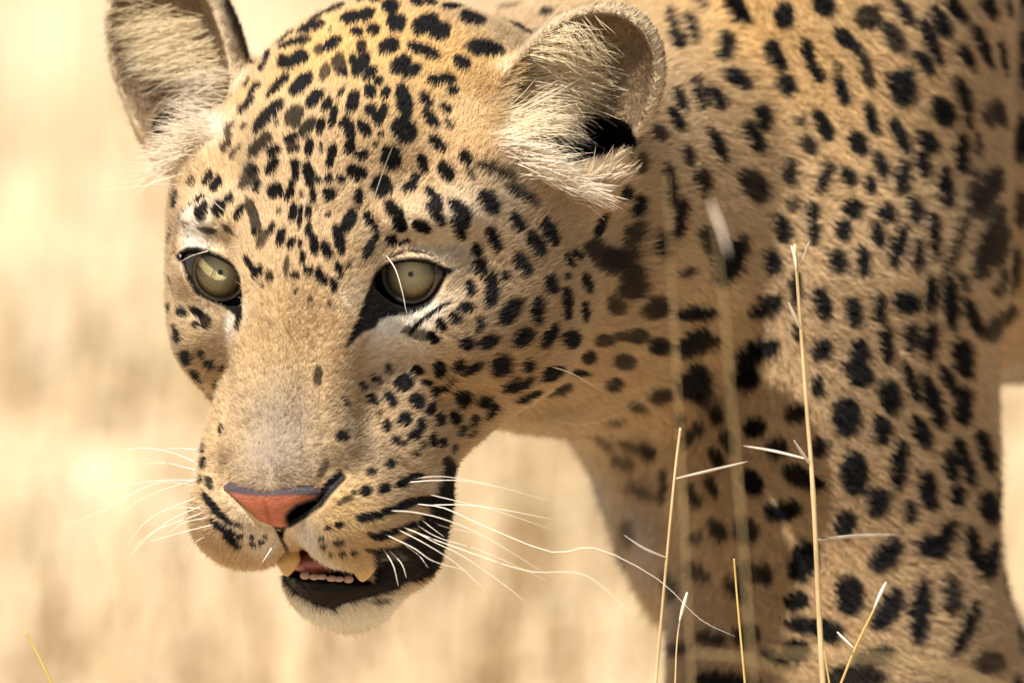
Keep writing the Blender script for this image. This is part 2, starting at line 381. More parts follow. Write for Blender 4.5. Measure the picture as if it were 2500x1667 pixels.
sp(860, 380, 4, [(680,90,90,50,75),(910,170,100,60,55),(1100,40,70,50,50),(610,220,45,35,0,.9),(550,330,75,50,-30),(790,420,110,45,50),(800,560,120,45,50),(1050,560,140,60,55),(1330,470,120,75,55),(1030,740,95,42,65),(400,540,100,55,45),(465,670,80,55,60),(670,700,85,50,25),(380,840,55,50,0),(490,860,70,25,-20),(1600,660,90,55,50),(1780,870,130,65,60),(1920,760,130,60,65),(1370,830,120,55,65),(1200,930,70,42,80),(1240,1110,90,62,70),(1640,1070,120,62,60),(1340,1330,150,65,92),(1475,1190,45,35,60),(1130,1310,75,45,80),(1100,1500,75,50,0),(1920,1280,90,65,80),(2080,1390,90,50,75),(2280,1260,90,50,65),(2110,1030,85,30,65),(2190,980,70,28,50),(2080,1190,35,35,0,.7),(1400,170,180,50,25,.75),(1650,390,150,50,30,.75),(1150,190,70,30,60,.7)])
sp(400, 740, 4, [(50,50,55,45,0),(175,105,50,42,0),(340,110,80,35,35),(310,210,40,30,0,.8),(420,190,60,60,0,.8),(135,310,85,40,75),(220,540,65,50,70),(320,710,80,45,50),(380,790,50,25,60),(370,500,45,30,80,.8),(455,590,60,40,20,.8),(590,630,40,25,-60,.8),(470,940,30,40,0,.7),(395,950,30,50,0,.5),(575,1260,65,28,85),(1740,1300,55,50,0),(1505,720,85,40,95,.55),(340,1460,50,28,95,.8),(405,1560,60,25,80),(1770,970,60,18,60,.6),(720,220,60,22,90,.8),(520,790,40,20,-40,.6)])
sp(860, 740, 4, [(340,660,60,32,65),(215,750,60,28,50),(90,820,45,28,60,.8),(180,950,65,38,45),(360,950,80,48,50),(250,1090,45,20,50,.7),(330,1200,60,42,95),(150,1140,20,15,0,.6),(630,660,60,50,0),(845,640,75,60,80),(1020,610,65,45,-55),(1150,640,100,42,-35),(1420,610,105,80,-40),(1680,610,65,55,0),(1930,690,110,65,-20),(2200,670,90,30,10),(2270,520,60,50,0,.9),(490,790,90,75,-30),(720,780,60,35,0),(820,850,90,40,-30),(940,770,70,25,-50,.7),(1055,880,80,75,0),(1270,950,75,65,0),(1520,780,100,42,-45),(1640,790,110,40,-35),(620,970,75,65,50),(760,1040,65,40,-60),(840,1140,65,60,0),(980,1130,70,55,60),(1350,1050,90,40,-55),(1180,1150,70,35,-60,.7),(500,1140,65,58,0),(660,1170,45,35,0),(640,1240,75,35,-40),(590,1300,55,45,0),(770,1340,70,38,85),(870,1370,50,45,0),(410,1340,42,35,0),(480,1380,40,25,-20,.8),(1060,1250,60,35,-60,.8),(1170,1270,60,22,-40,.5),(970,1430,50,30,-60,.7),(670,1390,45,25,90,.6),(610,1480,35,20,0,.8),(910,1550,60,45,-30,.8),(2130,360,90,80,0),(1890,330,130,60,-55),(1620,340,110,75,-35),(1300,390,90,58,-25),(1100,400,65,58,0),(1220,220,70,32,90),(1775,90,125,62,93),(1510,90,140,75,-50),(2075,60,110,50,85),(2260,100,100,45,80),(990,160,65,45,50),(860,220,65,42,60),(780,340,60,48,40),(1700,910,130,32,-22),(1980,830,150,50,-10,.8),(1300,10,40,40,0),(720,150,230,22,-38),(620,300,120,50,20,.45)])
sp(760, 1060, 4, [(760,295,48,44,0),(580,370,48,36,0),(520,555,50,50,0),(700,530,60,50,-20),(870,480,65,42,-30),(1000,420,70,40,-10),(1000,200,28,20,0,.8),(540,800,100,42,-10),(700,760,90,38,-20),(900,690,140,40,-22),(1150,640,140,45,-5),(700,980,100,40,-12),(900,910,120,32,-25),(1080,840,110,32,-30),(330,640,60,30,-20,.4),(410,570,30,30,0,.5),(270,680,25,20,0,.4),(265,880,38,32,0),(160,910,38,22,-10,.9),(265,1050,48,28,-10),(120,1085,35,22,0,.9),(100,1010,30,20,0,.7),(570,970,30,25,0,.6),(410,1145,35,22,-10),(300,1155,35,20,-15,.9),(190,1165,25,18,0,.6),(570,1130,40,25,0,.7)])
sp(460, 1100, 4, [(250,550,190,36,48),(480,720,60,25,25,.5),(340,760,150,33,30),(430,880,100,33,42),(500,830,40,25,0,.7),(620,840,25,25,0,.7),(630,910,35,20,20,.8),(710,890,30,25,0,.8),(750,830,25,20,0,.5),(130,290,60,35,60,.8),(210,320,60,35,70,.8),(170,120,50,25,80,.8),(65,200,60,22,90,.8),(95,30,40,20,90,.7),(1310,180,90,35,-60,.35),(1880,1460,100,16,-5,.6)])
sp(1500, 0, 2.351, [(470,20,60,30,60),(690,20,70,60,80),(715,100,55,50,0),(970,85,70,52,90),(1195,30,70,50,50),(310,120,60,25,70),(345,230,70,35,60),(425,170,90,30,75),(615,270,75,45,95),(685,455,80,45,35),(910,330,80,50,55),(970,490,60,55,45),(900,270,50,35,50),(1105,310,85,32,75),(1150,410,70,32,60),(1450,100,75,65,-30,.8),(1590,215,90,45,60,.85),(1480,50,40,30,0,.6),(1320,220,85,42,40),(1400,290,50,30,70,.85),(1440,400,100,32,75,.85),(1640,60,85,35,60),(1800,230,130,38,65),(1855,120,95,42,62),(1945,50,90,35,55),(2130,40,70,40,65),(2240,40,50,30,70),(2330,10,40,30,0),(1760,360,75,38,55),(2000,320,80,32,60),(2095,260,120,32,65),(2210,320,100,30,75),(2320,260,90,35,85),(2320,430,80,30,85),(1300,520,85,35,72),(1280,400,50,25,70,.5),(1640,510,95,70,70),(1580,440,40,30,40),(1670,420,40,30,80),(1870,640,85,60,50),(1985,550,110,38,70),(2010,680,60,25,80,.8),(2190,640,80,45,60,.8),(2130,660,60,40,90,.6),(2310,760,110,35,90),(470,540,90,32,75),(570,570,75,35,60),(360,580,70,28,65),(330,690,70,32,60),(830,670,70,48,75),(1055,690,35,35,0,.6),(1190,720,90,42,65),(1095,830,65,40,45,.9),(780,790,95,38,60),(575,830,95,35,65),(405,890,65,38,80,.8),(235,770,50,35,50,.7),(145,940,55,30,100,.6),(1465,680,95,30,75),(1390,820,75,45,60),(1620,770,100,38,70),(1780,810,70,55,60),(1750,940,75,35,70),(1650,830,50,30,80),(1970,870,110,42,90),(2065,820,70,25,90,.7),(990,985,75,45,85,.85),(1190,1030,85,32,-70),(1220,950,35,28,0,.7),(1325,1010,60,42,60),(1520,950,80,35,70),(1455,1060,60,28,75),(1640,1020,100,42,100),(1880,1070,110,42,85),(2100,1100,120,45,-60,.8),(2030,1050,90,25,-70,.6),(2180,1020,70,35,90,.8),(780,1060,100,65,50,.85),(500,1050,85,42,80,.85),(295,1060,110,30,85,.9),(45,1110,40,35,60),(115,1190,65,32,-60),(1015,1165,40,45,0,.5),(345,1250,110,40,-75,.95),(525,1330,60,40,0,.7),(1360,1195,55,50,45),(1305,1320,60,42,95),(1130,1250,90,35,85),(1130,1350,60,30,85),(945,1310,80,45,70),(1550,1220,55,48,50),(1500,1340,75,35,75),(1710,1200,75,42,85),(1815,1340,130,32,88),(1620,1400,120,40,-75),(1725,1460,90,32,90),(2100,1400,110,45,-65,.8),(1950,1380,200,30,-70,.6),(2180,1250,80,40,-60,.7),(195,1400,70,28,85,.7),(660,1480,110,65,100),(890,1500,70,42,85),(1270,1500,70,45,70),(1415,1490,85,40,85),(40,1460,50,40,0,.7)])
sp(1500, 600, 2.351, [(1185,320,90,45,75),(860,340,95,55,-30,.95),(1030,240,90,30,95),(1360,375,85,42,85),(1510,350,80,38,90),(1665,320,68,60,0),(1800,270,100,38,95),(1910,320,140,45,85),(2040,400,110,30,70),(1980,200,60,22,70,.7),(2090,60,90,40,-60,.8),(2200,200,80,40,-60,.7),(2180,440,120,60,-30,.7),(450,380,110,42,-5),(440,540,100,55,-30),(430,760,95,70,-60),(245,570,60,45,0,.8),(250,850,60,45,0,.8),(50,180,80,60,90,.8),(210,360,60,50,30,.8),(800,600,110,60,-25),(880,570,60,50,-10),(750,750,75,70,0),(1045,490,50,25,90,.8),(1180,590,60,48,-60),(1165,800,60,35,80),(1390,620,90,55,90),(1400,740,70,60,0),(1340,690,50,30,0),(1550,560,100,40,85),(1685,520,90,35,90),(1790,540,105,48,95),(1985,640,110,55,75),(1680,770,110,35,70),(1565,860,95,60,75),(1810,880,150,45,72),(1895,760,80,32,65),(1985,910,105,52,90),(1040,950,65,50,-30,.9),(590,960,55,38,80,.8),(810,1030,65,50,-10),(1320,975,105,75,90),(1520,1050,80,52,80),(1740,1060,95,48,65),(930,1150,60,50,0,.85),(1170,1150,50,50,0,.85),(650,1110,60,38,70,.6),(490,1040,40,30,60,.6),(430,1090,40,35,80,.6),(590,1210,60,35,60,.8),(215,1160,48,42,0,.85),(1365,1300,120,72,85),(1620,1250,135,45,95),(1780,1390,110,52,80),(1910,1260,85,38,75),(1990,1230,140,38,68),(2115,1180,130,38,70),(1950,1420,60,45,80),(310,1320,60,38,80,.8),(790,1350,75,50,60),(1050,1310,85,55,30,.9),(1150,1360,50,40,0),(465,1420,65,30,65,.85),(560,1370,65,28,70,.8),(1500,1460,80,62,100),(1680,1520,60,35,90),(960,1510,95,55,-5),(2130,1490,90,55,75),(2220,1430,70,25,75,.7)])  # the blot after the last shoulder spots paints the shade of the belly fold
sp(1300, 1000, 1.96, [(890,570,55,35,60,.8),(1020,570,60,55,70,.7),(790,600,35,25,0,.6),(1490,540,60,50,100),(1290,720,90,58,-70),(1680,690,90,50,-55),(1900,650,75,50,10),(1960,590,70,40,-60),(2090,650,95,35,80),(2180,700,95,38,-70),(2250,480,80,28,80,.8),(1060,770,75,50,0,.6),(1110,790,40,30,60,.8),(980,850,70,30,50,.8),(1510,880,90,60,85),(1260,910,55,42,-10),(1690,950,100,50,-55),(1840,960,140,45,95),(1990,890,90,42,90,.75),(2060,1040,130,32,-65),(1340,1030,130,40,10),(1420,1060,60,45,0),(1260,1140,60,45,0,.95),(860,1080,70,35,10,.7),(1020,1070,55,50,0,.7),(700,1130,70,30,0,.5),(920,1290,130,45,5,.9),(1530,1280,130,60,0,.9),(1620,1180,90,40,-20,.6),(1160,1180,60,25,30,.7),(2320,1050,50,45,0,.8),(2180,1200,70,50,0,.5),(340,130,50,30,40,.35),(430,230,60,30,30,.35),(520,370,80,25,20,.35),(480,560,60,50,80,.35),(680,830,70,50,60,.5),(800,760,60,35,30,.5)])
sp(1000, 450, 2.411, [(1110,250,75,28,-68),(1410,350,55,28,95),(1320,130,60,35,-70),(1255,50,40,30,80),(1080,390,60,50,0,.8),(1180,450,80,50,20,.9),(1270,610,55,45,90,.8),(1400,740,60,50,0,.6),(1040,1010,40,40,0,.8),(1190,1170,50,40,0,.8),(1440,960,35,30,0),(1240,890,60,25,0,.5),(1190,1380,50,25,0,.5),(1400,1530,60,40,0,.7)])
sp(860, 380, 4, [(440,962,110,11,-22,.4),(620,935,110,11,6,.35),(790,985,70,9,30,.3)])  # not spots: thin streaks paint the shaded crease of the upper eyelid
sp(900, 0, 3.136, [(1340,120,50,48,20),(1120,210,130,42,40),(950,20,90,35,10,.8),(1440,10,90,45,5),(890,385,135,55,10),(800,150,95,65,10)])

sp(0, 0, .9408, [(1392,600,41,27,20,0.76),(1432,662,31,22,0,0.72),(1500,700,27,23,0,0.72),(1595,715,41,16,-5,0.8),(1600,790,47,20,-20,0.8),(1515,795,19,16,0,0.72),(1585,868,41,31,-50,0.8),(1655,600,23,47,0,0.8),(1500,560,14,25,0,0.8),(1440,540,17,27,20,0.72),(1570,620,19,12,0,0.64),(1400,700,23,17,40,0.64),(1460,770,23,16,0,0.64),(1380,780,20,14,0,0.64),(1430,830,23,17,0,0.64),(1520,900,19,14,0,0.56),(1460,930,23,12,20,0.48),(1560,960,16,12,0,0.56),(1620,560,14,20,0,0.64),(1700,560,16,23,0,0.72),(1440,1010,23,11,20,0.4),(1530,1130,12,19,0,0.64),(2260,440,23,55,15,0.72),(2290,560,20,47,20,0.72),(2250,600,19,39,20,0.72),(2320,620,19,47,10,0.72),(2330,330,20,39,0,0.72),(2300,720,31,20,-30,0.72),(2340,480,16,39,0,0.72)])
CO = dict(o=(.59, .36, .13), t=(.47, .335, .195), c=(.66, .54, .37), g=(.285, .222, .160), r=(.30, .13, .035), w=(.84, .77, .64),
          p=(.48, .415, .35), b=(.45, .305, .15), n=(.45, .28, .125), k=(.02, .015, .012), y=(.56, .38, .17), s=(.40, .32, .25))
# broad tones of the coat: x, y, radius (2352 px wide frame), tone, weight
TONES = [(850, 80, 210, 'o', 1), (1050, 140, 130, 'o', 1), (700, 140, 130, 'o', .8), (900, 260, 120, 'o', .5), (720, 430, 150, 't', .5), (1120, 330, 70, 'o', .5),
         (1000, 560, 70, 'c', 1), (1060, 590, 40, 'c', .8), (930, 530, 50, 'c', .7), (1080, 500, 80, 'c', .6), (1150, 480, 60, 'c', .4), (450, 540, 60, 'w', .8), (430, 490, 50, 'c', .6),
         (885, 765, 55, 'w', 1.3), (940, 750, 45, 'w', 1), (985, 720, 35, 'w', .8), (1030, 685, 30, 'c', .8), (930, 810, 60, 'c', .7), (870, 830, 50, 'c', .5), (805, 690, 40, 'c', .55), (470, 725, 35, 'c', .6), (530, 755, 32, 'w', .9), (500, 690, 20, 'c', .5),
         (560, 720, 25, 'c', .6), (655, 760, 90, 'b', .8), (650, 860, 90, 'b', .55), (640, 985, 100, 'g', .95), (635, 1060, 100, 'g', .95), (640, 900, 80, 'g', .4), (500, 1000, 45, 'y', .6), (830, 1020, 70, 'g', .4),
         (800, 1180, 90, 'y', .8), (700, 1235, 50, 'w', 1), (740, 1285, 50, 'w', .8), (790, 1310, 40, 'c', .7), (570, 1190, 70, 'c', .45), (610, 1240, 45, 'w', .8), (990, 1110, 30, 'c', .7),
         (1200, 800, 150, 'n', .5), (1150, 1000, 60, 'g', .6), (1260, 930, 60, 'g', .5), (1060, 1050, 30, 'p', .7), (720, 1410, 80, 'w', 1), (800, 1420, 80, 'w', 1), (880, 1405, 80, 'w', 1), (950, 1370, 50, 'w', .9), (1330, 325, 40, 'k', 1), (1290, 330, 25, 'k', .8),  # tone k paints the shade in the hollow of the ear canal
         (1700, 60, 260, 'o', .75), (2000, 200, 250, 'o', .35), (1650, 560, 110, 'c', .25), (1400, 1100, 100, 'p', .9), (1480, 1230, 100, 'p', .8), (1550, 1400, 90, 'p', .5), (2310, 850, 70, 'p', .8),
         (1900, 1300, 250, 'n', .5), (1120, 215, 45, 'r', .6), (1180, 270, 50, 'r', .6), (1250, 370, 45, 'r', .35), (1180, 340, 45, 'c', .6), (1330, 400, 60, 'c', .7), (1400, 430, 50, 's', .4),
         (1130, 160, 40, 'o', .8), (480, 310, 45, 'w', .7), (430, 340, 45, 'c', .8), (550, 230, 45, 'o', .7)]
def sc_(v): return v * 1.0629
tone = []
for x, y, r, c, wt in TONES:
    P, n = hit(sc_(x), sc_(y))
    if P is None: continue
    tone.append((P.astype(np.float32), sc_(r) / PXMM, np.array(CO[c], np.float32), wt))
spots = []
for x, y, a, b, an, st in SPOTS:
    P, n = hit(x, y)
    k = 1
    while P is None and k < 10:            # just off the outline: step towards the body
        P, n = hit(x + k * 4 * (1 if x < 1250 else -1), y + k * 3 * (1 if y < 800 else -1)); k += 1
    if P is None: continue
    if n[2] < 0: n = -n
    s = PXMM * DIST / (DIST - P[2])
    nz = max(n[2], 0.42)
    def lift(dx, dy):                      # image vector -> vector in the surface
        v = np.array([dx, -dy, 0.0]) / s
        return np.array([v[0], v[1], -(n[0] * v[0] + n[1] * v[1]) / nz])
    A = lift(math.cos(an) * a, math.sin(an) * a); Bv = lift(-math.sin(an) * b, math.cos(an) * b)
    G = np.array([[A @ A, A @ Bv], [A @ Bv, Bv @ Bv]]); Gi = np.linalg.inv(G)
    spots.append((P.astype(np.float32), (Gi @ np.stack([A, Bv])).astype(np.float32), max(np.linalg.norm(A), np.linalg.norm(Bv)) * 1.5 + 1, st))
# the side the photograph does not show: the same kind of spots, set out at random
allp = proj(BV)
hid = np.where(((BN[:, 2] < np.where((BV[:, 2] > -115) & (BV[:, 0] < 130), -.35, .05)) | (allp[:, 0] > 2520) | (allp[:, 1] > 1690) | (allp[:, 1] < -20)) & (BV[:, 1] > -470) & (d_ear(BV, EAR_L) > 7) & (d_ear(BV, EAR_R) > 7) & ((proj(BV)[:, 0] > 1120) | (proj(BV)[:, 1] < 1250) | (BV[:, 2] < -70)))[0]
cand = rng.choice(hid, 8000, replace=False); taken = [s[0] for s in spots]; T = np.array(taken)
for i in cand:
    P = BV[i]; small = P[0] < 90 and P[2] > -130
    sep = 11.0 if small else 20.0
    if ((T - P) ** 2).sum(1).min() < sep * sep: continue
    T = np.vstack([T, P]); n = BN[i].astype(float)
    t = np.cross(n, [0.3, 0.9, 0.2]); t /= np.linalg.norm(t) + 1e-9; t2 = np.cross(n, t)
    a = (4.2 if small else 8.5) * rng.uniform(.8, 1.25); b = a * rng.uniform(.5, .85)
    th = rng.uniform(0, 3.14); A = a * (math.cos(th) * t + math.sin(th) * t2); Bv = b * (-math.sin(th) * t + math.cos(th) * t2)
    G = np.array([[A @ A, A @ Bv], [A @ Bv, Bv @ Bv]])
    spots.append((P.astype(np.float32), (np.linalg.inv(G) @ np.stack([A, Bv])).astype(np.float32), a * 1.5 + 1, 1.0))
print("spots", len(spots), time.time() - T0)
WV = np.random.default_rng(21).normal(size=(10, 3)); WV = (WV / np.linalg.norm(WV, axis=1)[:, None] * 1.6).astype(np.float32)
def wob(P, f): 
    r = 0
    for i, w in enumerate(WV): r = r + np.sin(P @ (w * f * (1 + .22 * i)) + i * 1.7)
    return r / 7.7
def sstep(x, a, b):
    t = np.clip((x - a) / (b - a), 0, 1); return t * t * (3 - 2 * t)
def in_poly(P, poly, soft=3.0, grow=0.0, front=None, N=None):
    d = d_poly(proj(P).astype(np.float32), poly) - grow
    m = sstep(-d, -soft, soft)
    if N is not None: m = m * (N[:, 2] > -0.15)
    return m * (P[:, 2] > -75)
BLACK = np.array((.0055, .0045, .0042), np.float32)
def coat(P, N, look=None):
    """colour of the coat at surface points P; look = where the hair lies (its middle)"""
    n = len(P); L = P if look is None else look
    col = np.tile(np.array((.48, .325, .17), np.float32), (n, 1))
    col *= (1 + 0.10 * wob(P, 0.09) + 0.06 * wob(P, 0.35))[:, None]
    for c, r, k, wt in tone:
        d2 = ((P - c) ** 2).sum(1); m = d2 < (2.2 * r) ** 2
        w = wt * np.exp(-d2[m] / (r * r) * 1.1)
        col[m] += (k - col[m]) * w[:, None]
    for E in (EAR_L, EAR_R):              # pale rim, black back of the ear
        q = (P - E['c']) @ E['R'].T
        m = (np.abs(q[:, 0]) < E['r'][0] + 6) & (np.abs(q[:, 1]) < E['r'][1] + 6) & (q[:, 2] < 8) & (q[:, 2] > -26)
        out = (N @ E['R'][2]) < -0.05
        f = m & out & (q[:, 2] < 1.5); kk = (sstep(q[:, 1], -26, -12) * sstep(-q[:, 2], -1.0, 4.0))[f]
        col[f] += (np.array((.03, .024, .02)) - col[f]) * kk[:, None]
        dc_ = d_earcup(P, E); rim = m & (dc_ > .8) & (dc_ < 7) & (q[:, 2] > 0) & (q[:, 1] > -20)
        col[rim] += (np.array(CO['c']) - col[rim]) * .55
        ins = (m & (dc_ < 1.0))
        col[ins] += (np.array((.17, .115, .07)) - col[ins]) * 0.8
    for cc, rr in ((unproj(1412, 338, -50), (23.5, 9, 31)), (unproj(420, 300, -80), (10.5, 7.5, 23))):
        m = d_ell(P, cc, rr) < 0; col[m] = (.010, .007, .006)  # near-black colour paints the shade inside the ear canals
    mask = np.zeros(n, np.float32); wb = wob(L, 0.9) * 0.16 + wob(L, 2.3) * 0.10
    order = np.argsort(L[:, 0]); xs = L[order, 0]
    for c, M, R, st in spots:
        i0, i1 = np.searchsorted(xs, c[0] - R), np.searchsorted(xs, c[0] + R)
        I = order[i0:i1]; q = L[I] - c
        k = (q * q).sum(1) < R * R; I = I[k]; q = q[k]
        if not len(I): continue
        uv = q @ M.T
        # rounded-box-like blot
        r = (np.abs(uv) ** 2.3).sum(1) ** (1 / 2.3) + wb[I]
        mask[I] = np.maximum(mask[I], st * sstep(-r, -1.22, -0.98))
    col += (BLACK - col) * mask[:, None]
    fr = (N[:, 2] > -0.3) & (P[:, 2] > -75)
    LIPBROWN = tile(460, 1100, 4, [(960, 1300), (1100, 1345), (1400, 1375), (1800, 1350), (2060, 1300), (2050, 1335), (1800, 1412), (1510, 1490), (1430, 1545), (1250, 1505), (1060, 1400)])
    for poly, c, so, gr in ((EYEBLACK_L, BLACK, 5, 0), (EYEBLACK_R, BLACK, 4, 0), (LIPLOW, BLACK * 1.3, 4, 3), (LIPBROWN, (.018, .012, .008), 7, 0), (LIPCORNER, BLACK, 6, 0), (PHIL, (.06, .035, .025), 3, 0), (MOUTH, (.02, .008, .007), 3, 0), (NOSTRIL, (.006, .004, .004), 4, 8)):
        m = in_poly(L, poly, so, gr) * fr
        col += (np.array(c, np.float32) - col) * m[:, None]
    return np.clip(col, .003, .9)

# ------------------------------------------------------------------ materials
def mat(name):
    m = bpy.data.materials.new(name); m.use_nodes = True
    return m, m.node_tree, m.node_tree.nodes["Principled BSDF"]
def attr_mat(name, attr, rough=.6, bump=0.0, bscale=900.0, spec=.3, noise=None):
    m, nt, b = mat(name)
    a = nt.nodes.new("ShaderNodeAttribute"); a.attribute_name = attr
    nt.links.new(a.outputs["Color"], b.inputs["Base Color"])
    b.inputs["Roughness"].default_value = rough; b.inputs["Specular IOR Level"].default_value = spec
    if bump:
        no = nt.nodes.new("ShaderNodeTexNoise"); no.inputs["Scale"].default_value = bscale; no.inputs["Detail"].default_value = 4
        tc = nt.nodes.new("ShaderNodeTexCoord"); nt.links.new(tc.outputs["Object"], no.inputs["Vector"])
        bu = nt.nodes.new("ShaderNodeBump"); bu.inputs["Strength"].default_value = bump; bu.inputs["Distance"].default_value = .0006
        nt.links.new(no.outputs["Fac"], bu.inputs["Height"]); nt.links.new(bu.outputs[0], b.inputs["Normal"])
    return m
def plain(name, c, rough=.5, spec=.4, sss=0.0):
    m, nt, b = mat(name); no = nt.nodes.new("ShaderNodeTexNoise"); no.inputs["Scale"].default_value = 400
    mx = nt.nodes.new("ShaderNodeMix"); mx.data_type = 'RGBA'
    mx.inputs[6].default_value = (c[0] * .85, c[1] * .82, c[2] * .78, 1); mx.inputs[7].default_value = (min(c[0] * 1.12, .95), min(c[1] * 1.12, .95), min(c[2] * 1.12, .95), 1)
    tc = nt.nodes.new("ShaderNodeTexCoord"); nt.links.new(tc.outputs["Object"], no.inputs["Vector"])
    nt.links.new(no.outputs["Fac"], mx.inputs[0]); nt.links.new(mx.outputs[2], b.inputs["Base Color"])
    b.inputs["Roughness"].default_value = rough; b.inputs["Specular IOR Level"].default_value = spec
    if sss: b.inputs["Subsurface Weight"].default_value = sss; b.inputs["Subsurface Radius"].default_value = (.003, .0015, .0008)
    return m
def hair_mat(name, rough=.35, gloss=.2, nrm=True):
    """matt fur that takes its shading from the hide below it, with some of a hair fibre's own lustre"""
    m = bpy.data.materials.new(name); m.use_nodes = True; nt = m.node_tree; nt.nodes.clear()
    o = nt.nodes.new("ShaderNodeOutputMaterial"); h = nt.nodes.new("ShaderNodeBsdfHairPrincipled")
    h.parametrization = 'COLOR'
    h.inputs["Roughness"].default_value = rough; h.inputs["Radial Roughness"].default_value = .6
    a = nt.nodes.new("ShaderNodeAttribute"); a.attribute_name = "tint"
    nt.links.new(a.outputs["Color"], h.inputs["Color"])
    d = nt.nodes.new("ShaderNodeBsdfDiffuse"); nt.links.new(a.outputs["Color"], d.inputs["Color"])
    if nrm:
        b = nt.nodes.new("ShaderNodeAttribute"); b.attribute_name = "hide_normal"; nt.links.new(b.outputs["Vector"], d.inputs["Normal"])
    mx = nt.nodes.new("ShaderNodeMixShader"); mx.inputs[0].default_value = gloss
    nt.links.new(d.outputs[0], mx.inputs[1]); nt.links.new(h.outputs[0], mx.inputs[2]); nt.links.new(mx.outputs[0], o.inputs[0])
    return m
M_SKIN = attr_mat("spotted_coat", "tint", .6, .9, 500, .1)
_nt = M_SKIN.node_tree; _b = _nt.nodes["Principled BSDF"]; _a = [n for n in _nt.nodes if n.type == "ATTRIBUTE"][0]
_mr = _nt.nodes.new("ShaderNodeMapRange"); _mr.inputs[1].default_value = .3; _mr.inputs[2].default_value = 1; _mr.inputs[3].default_value = .3; _mr.inputs[4].default_value = .7
_nt.links.new(_a.outputs["Alpha"], _mr.inputs[0]); _nt.links.new(_mr.outputs[0], _b.inputs["Roughness"])
_b.inputs["Specular IOR Level"].default_value = .09
M_FUR = hair_mat("fur"); M_WHISK = hair_mat("ear_hair", .3, .45, False)
M_NOSE = attr_mat("nose_skin", "tint", .5, .9, 1100, .22)

# ------------------------------------------------------------------ the leopard
def empty(name, loc, **kw):
    o = bpy.data.objects.new(name, None); COL.objects.link(o); o.location = Vector(loc)
    for k, v in kw.items(): o[k] = v
    return o
def link(name, data, parent=None, **kw):
    o = bpy.data.objects.new(name, data); COL.objects.link(o)
    if parent is not None:
        o.parent = parent; o.matrix_parent_inverse = parent.matrix_world.inverted()
    for k, v in kw.items(): o[k] = v
    return o
def mesh(name, V, F, material, tint=None, smooth=True):
    me = bpy.data.meshes.new(name); me.from_pydata([tuple(v) for v in np.asarray(V).tolist()], [], F)
    me.update()
    if smooth: me.polygons.foreach_set("use_smooth", [True] * len(me.polygons))
    if tint is not None:
        a = me.color_attributes.new("tint", 'FLOAT_COLOR', 'POINT')
        a.data.foreach_set("color", (tint if tint.shape[1] == 4 else np.concatenate([tint, np.ones((len(tint), 1))], 1)).astype(np.float32).ravel())
    me.materials.append(material)
    return me
FOOT = W((190, 0, -180)); FOOT[2] = 0
leopard = empty("leopard", FOOT, label="spotted leopard walking through dry grass with lowered head and open mouth", category="leopard")
bpy.context.view_layer.update()
WET = np.maximum(in_poly(BV, LIPLOW, 6, 3, N=BN), in_poly(BV, LIPCORNER, 8, -6, N=BN))
BV = (BV + BN * (WET * (.42 * wob(BV * np.array([.5, 1.6, .5], np.float32), 1.1) - .15 + .18 * wob(BV, 2.6)))[:, None]).astype(np.float32)
BC = np.concatenate([coat(BV, BN) * .82, 1 - .62 * WET[:, None]], 1)  # hide colour darkened to stand in for the fur's self-shadow
body = link("body", mesh("body", W(BV), BF, M_SKIN, BC), leopard)
print("coat", time.time() - T0)

# fur
def curves(name, pts, rad, tint, material, parent, nrm=None, **kw):
    """pts (n, k, 3) local mm, rad (n, k) mm, tint (n, 3)"""
    n, k, _ = pts.shape
    cu = bpy.data.hair_curves.new(name); cu.add_curves([k] * n)
    cu.points.foreach_set("position", W(pts.reshape(-1, 3)).astype(np.float32).ravel())
    if "radius" not in cu.attributes: cu.attributes.new("radius", 'FLOAT', 'POINT')
    cu.attributes["radius"].data.foreach_set("value", (rad / 1000).astype(np.float32).ravel())
    a = cu.attributes.new("tint", 'FLOAT_COLOR', 'CURVE')
    a.data.foreach_set("color", np.concatenate([tint, np.ones((n, 1))], 1).astype(np.float32).ravel())
    if nrm is not None:
        a = cu.attributes.new("hide_normal", 'FLOAT_VECTOR', 'CURVE'); a.data.foreach_set("vector", (nrm @ B3).astype(np.float32).ravel())
    cu.materials.append(material)
    return link(name, cu, parent, **kw)
TA, TB, TC = BV[TRI[:, 0]], BV[TRI[:, 1]], BV[TRI[:, 2]]
TCN = (BN[TRI[:, 0]] + BN[TRI[:, 1]] + BN[TRI[:, 2]]) / 3
TCC = (TA + TB + TC) / 3
AREA = 0.5 * np.linalg.norm(np.cross(TB - TA, TC - TA), axis=1)
tp = proj(TCC)
onhead = sstep(TCC[:, 2], -125, -105) * (TCC[:, 0] < 130)
dens = np.where(onhead > .5, 5.6, 2.0)
inview = (tp[:, 0] > -50) & (tp[:, 0] < 2550) & (tp[:, 1] > -60) & (tp[:, 1] < 1720)
beyond = ~inview & (tp[:, 0] < 4200) & (tp[:, 1] > -900) & (tp[:, 1] < 2600)
w = AREA * dens * (inview + .42 * beyond) * np.where(TCN[:, 2] > -0.3, 1, np.where(TCN[:, 2] > -.75, .45, 0))
NH = int(w.sum()); print("hairs", NH)
ti = rng.choice(len(w), NH, p=w / w.sum())
r1 = np.sqrt(rng.random(NH)); r2 = rng.random(NH)
ba = np.stack([1 - r1, r1 * (1 - r2), r1 * r2], 1).astype(np.float32)
tri = TRI[ti]
RP = (BV[tri] * ba[:, :, None]).sum(1); RN = (BN[tri] * ba[:, :, None]).sum(1); RN /= np.linalg.norm(RN, axis=1)[:, None] + 1e-9
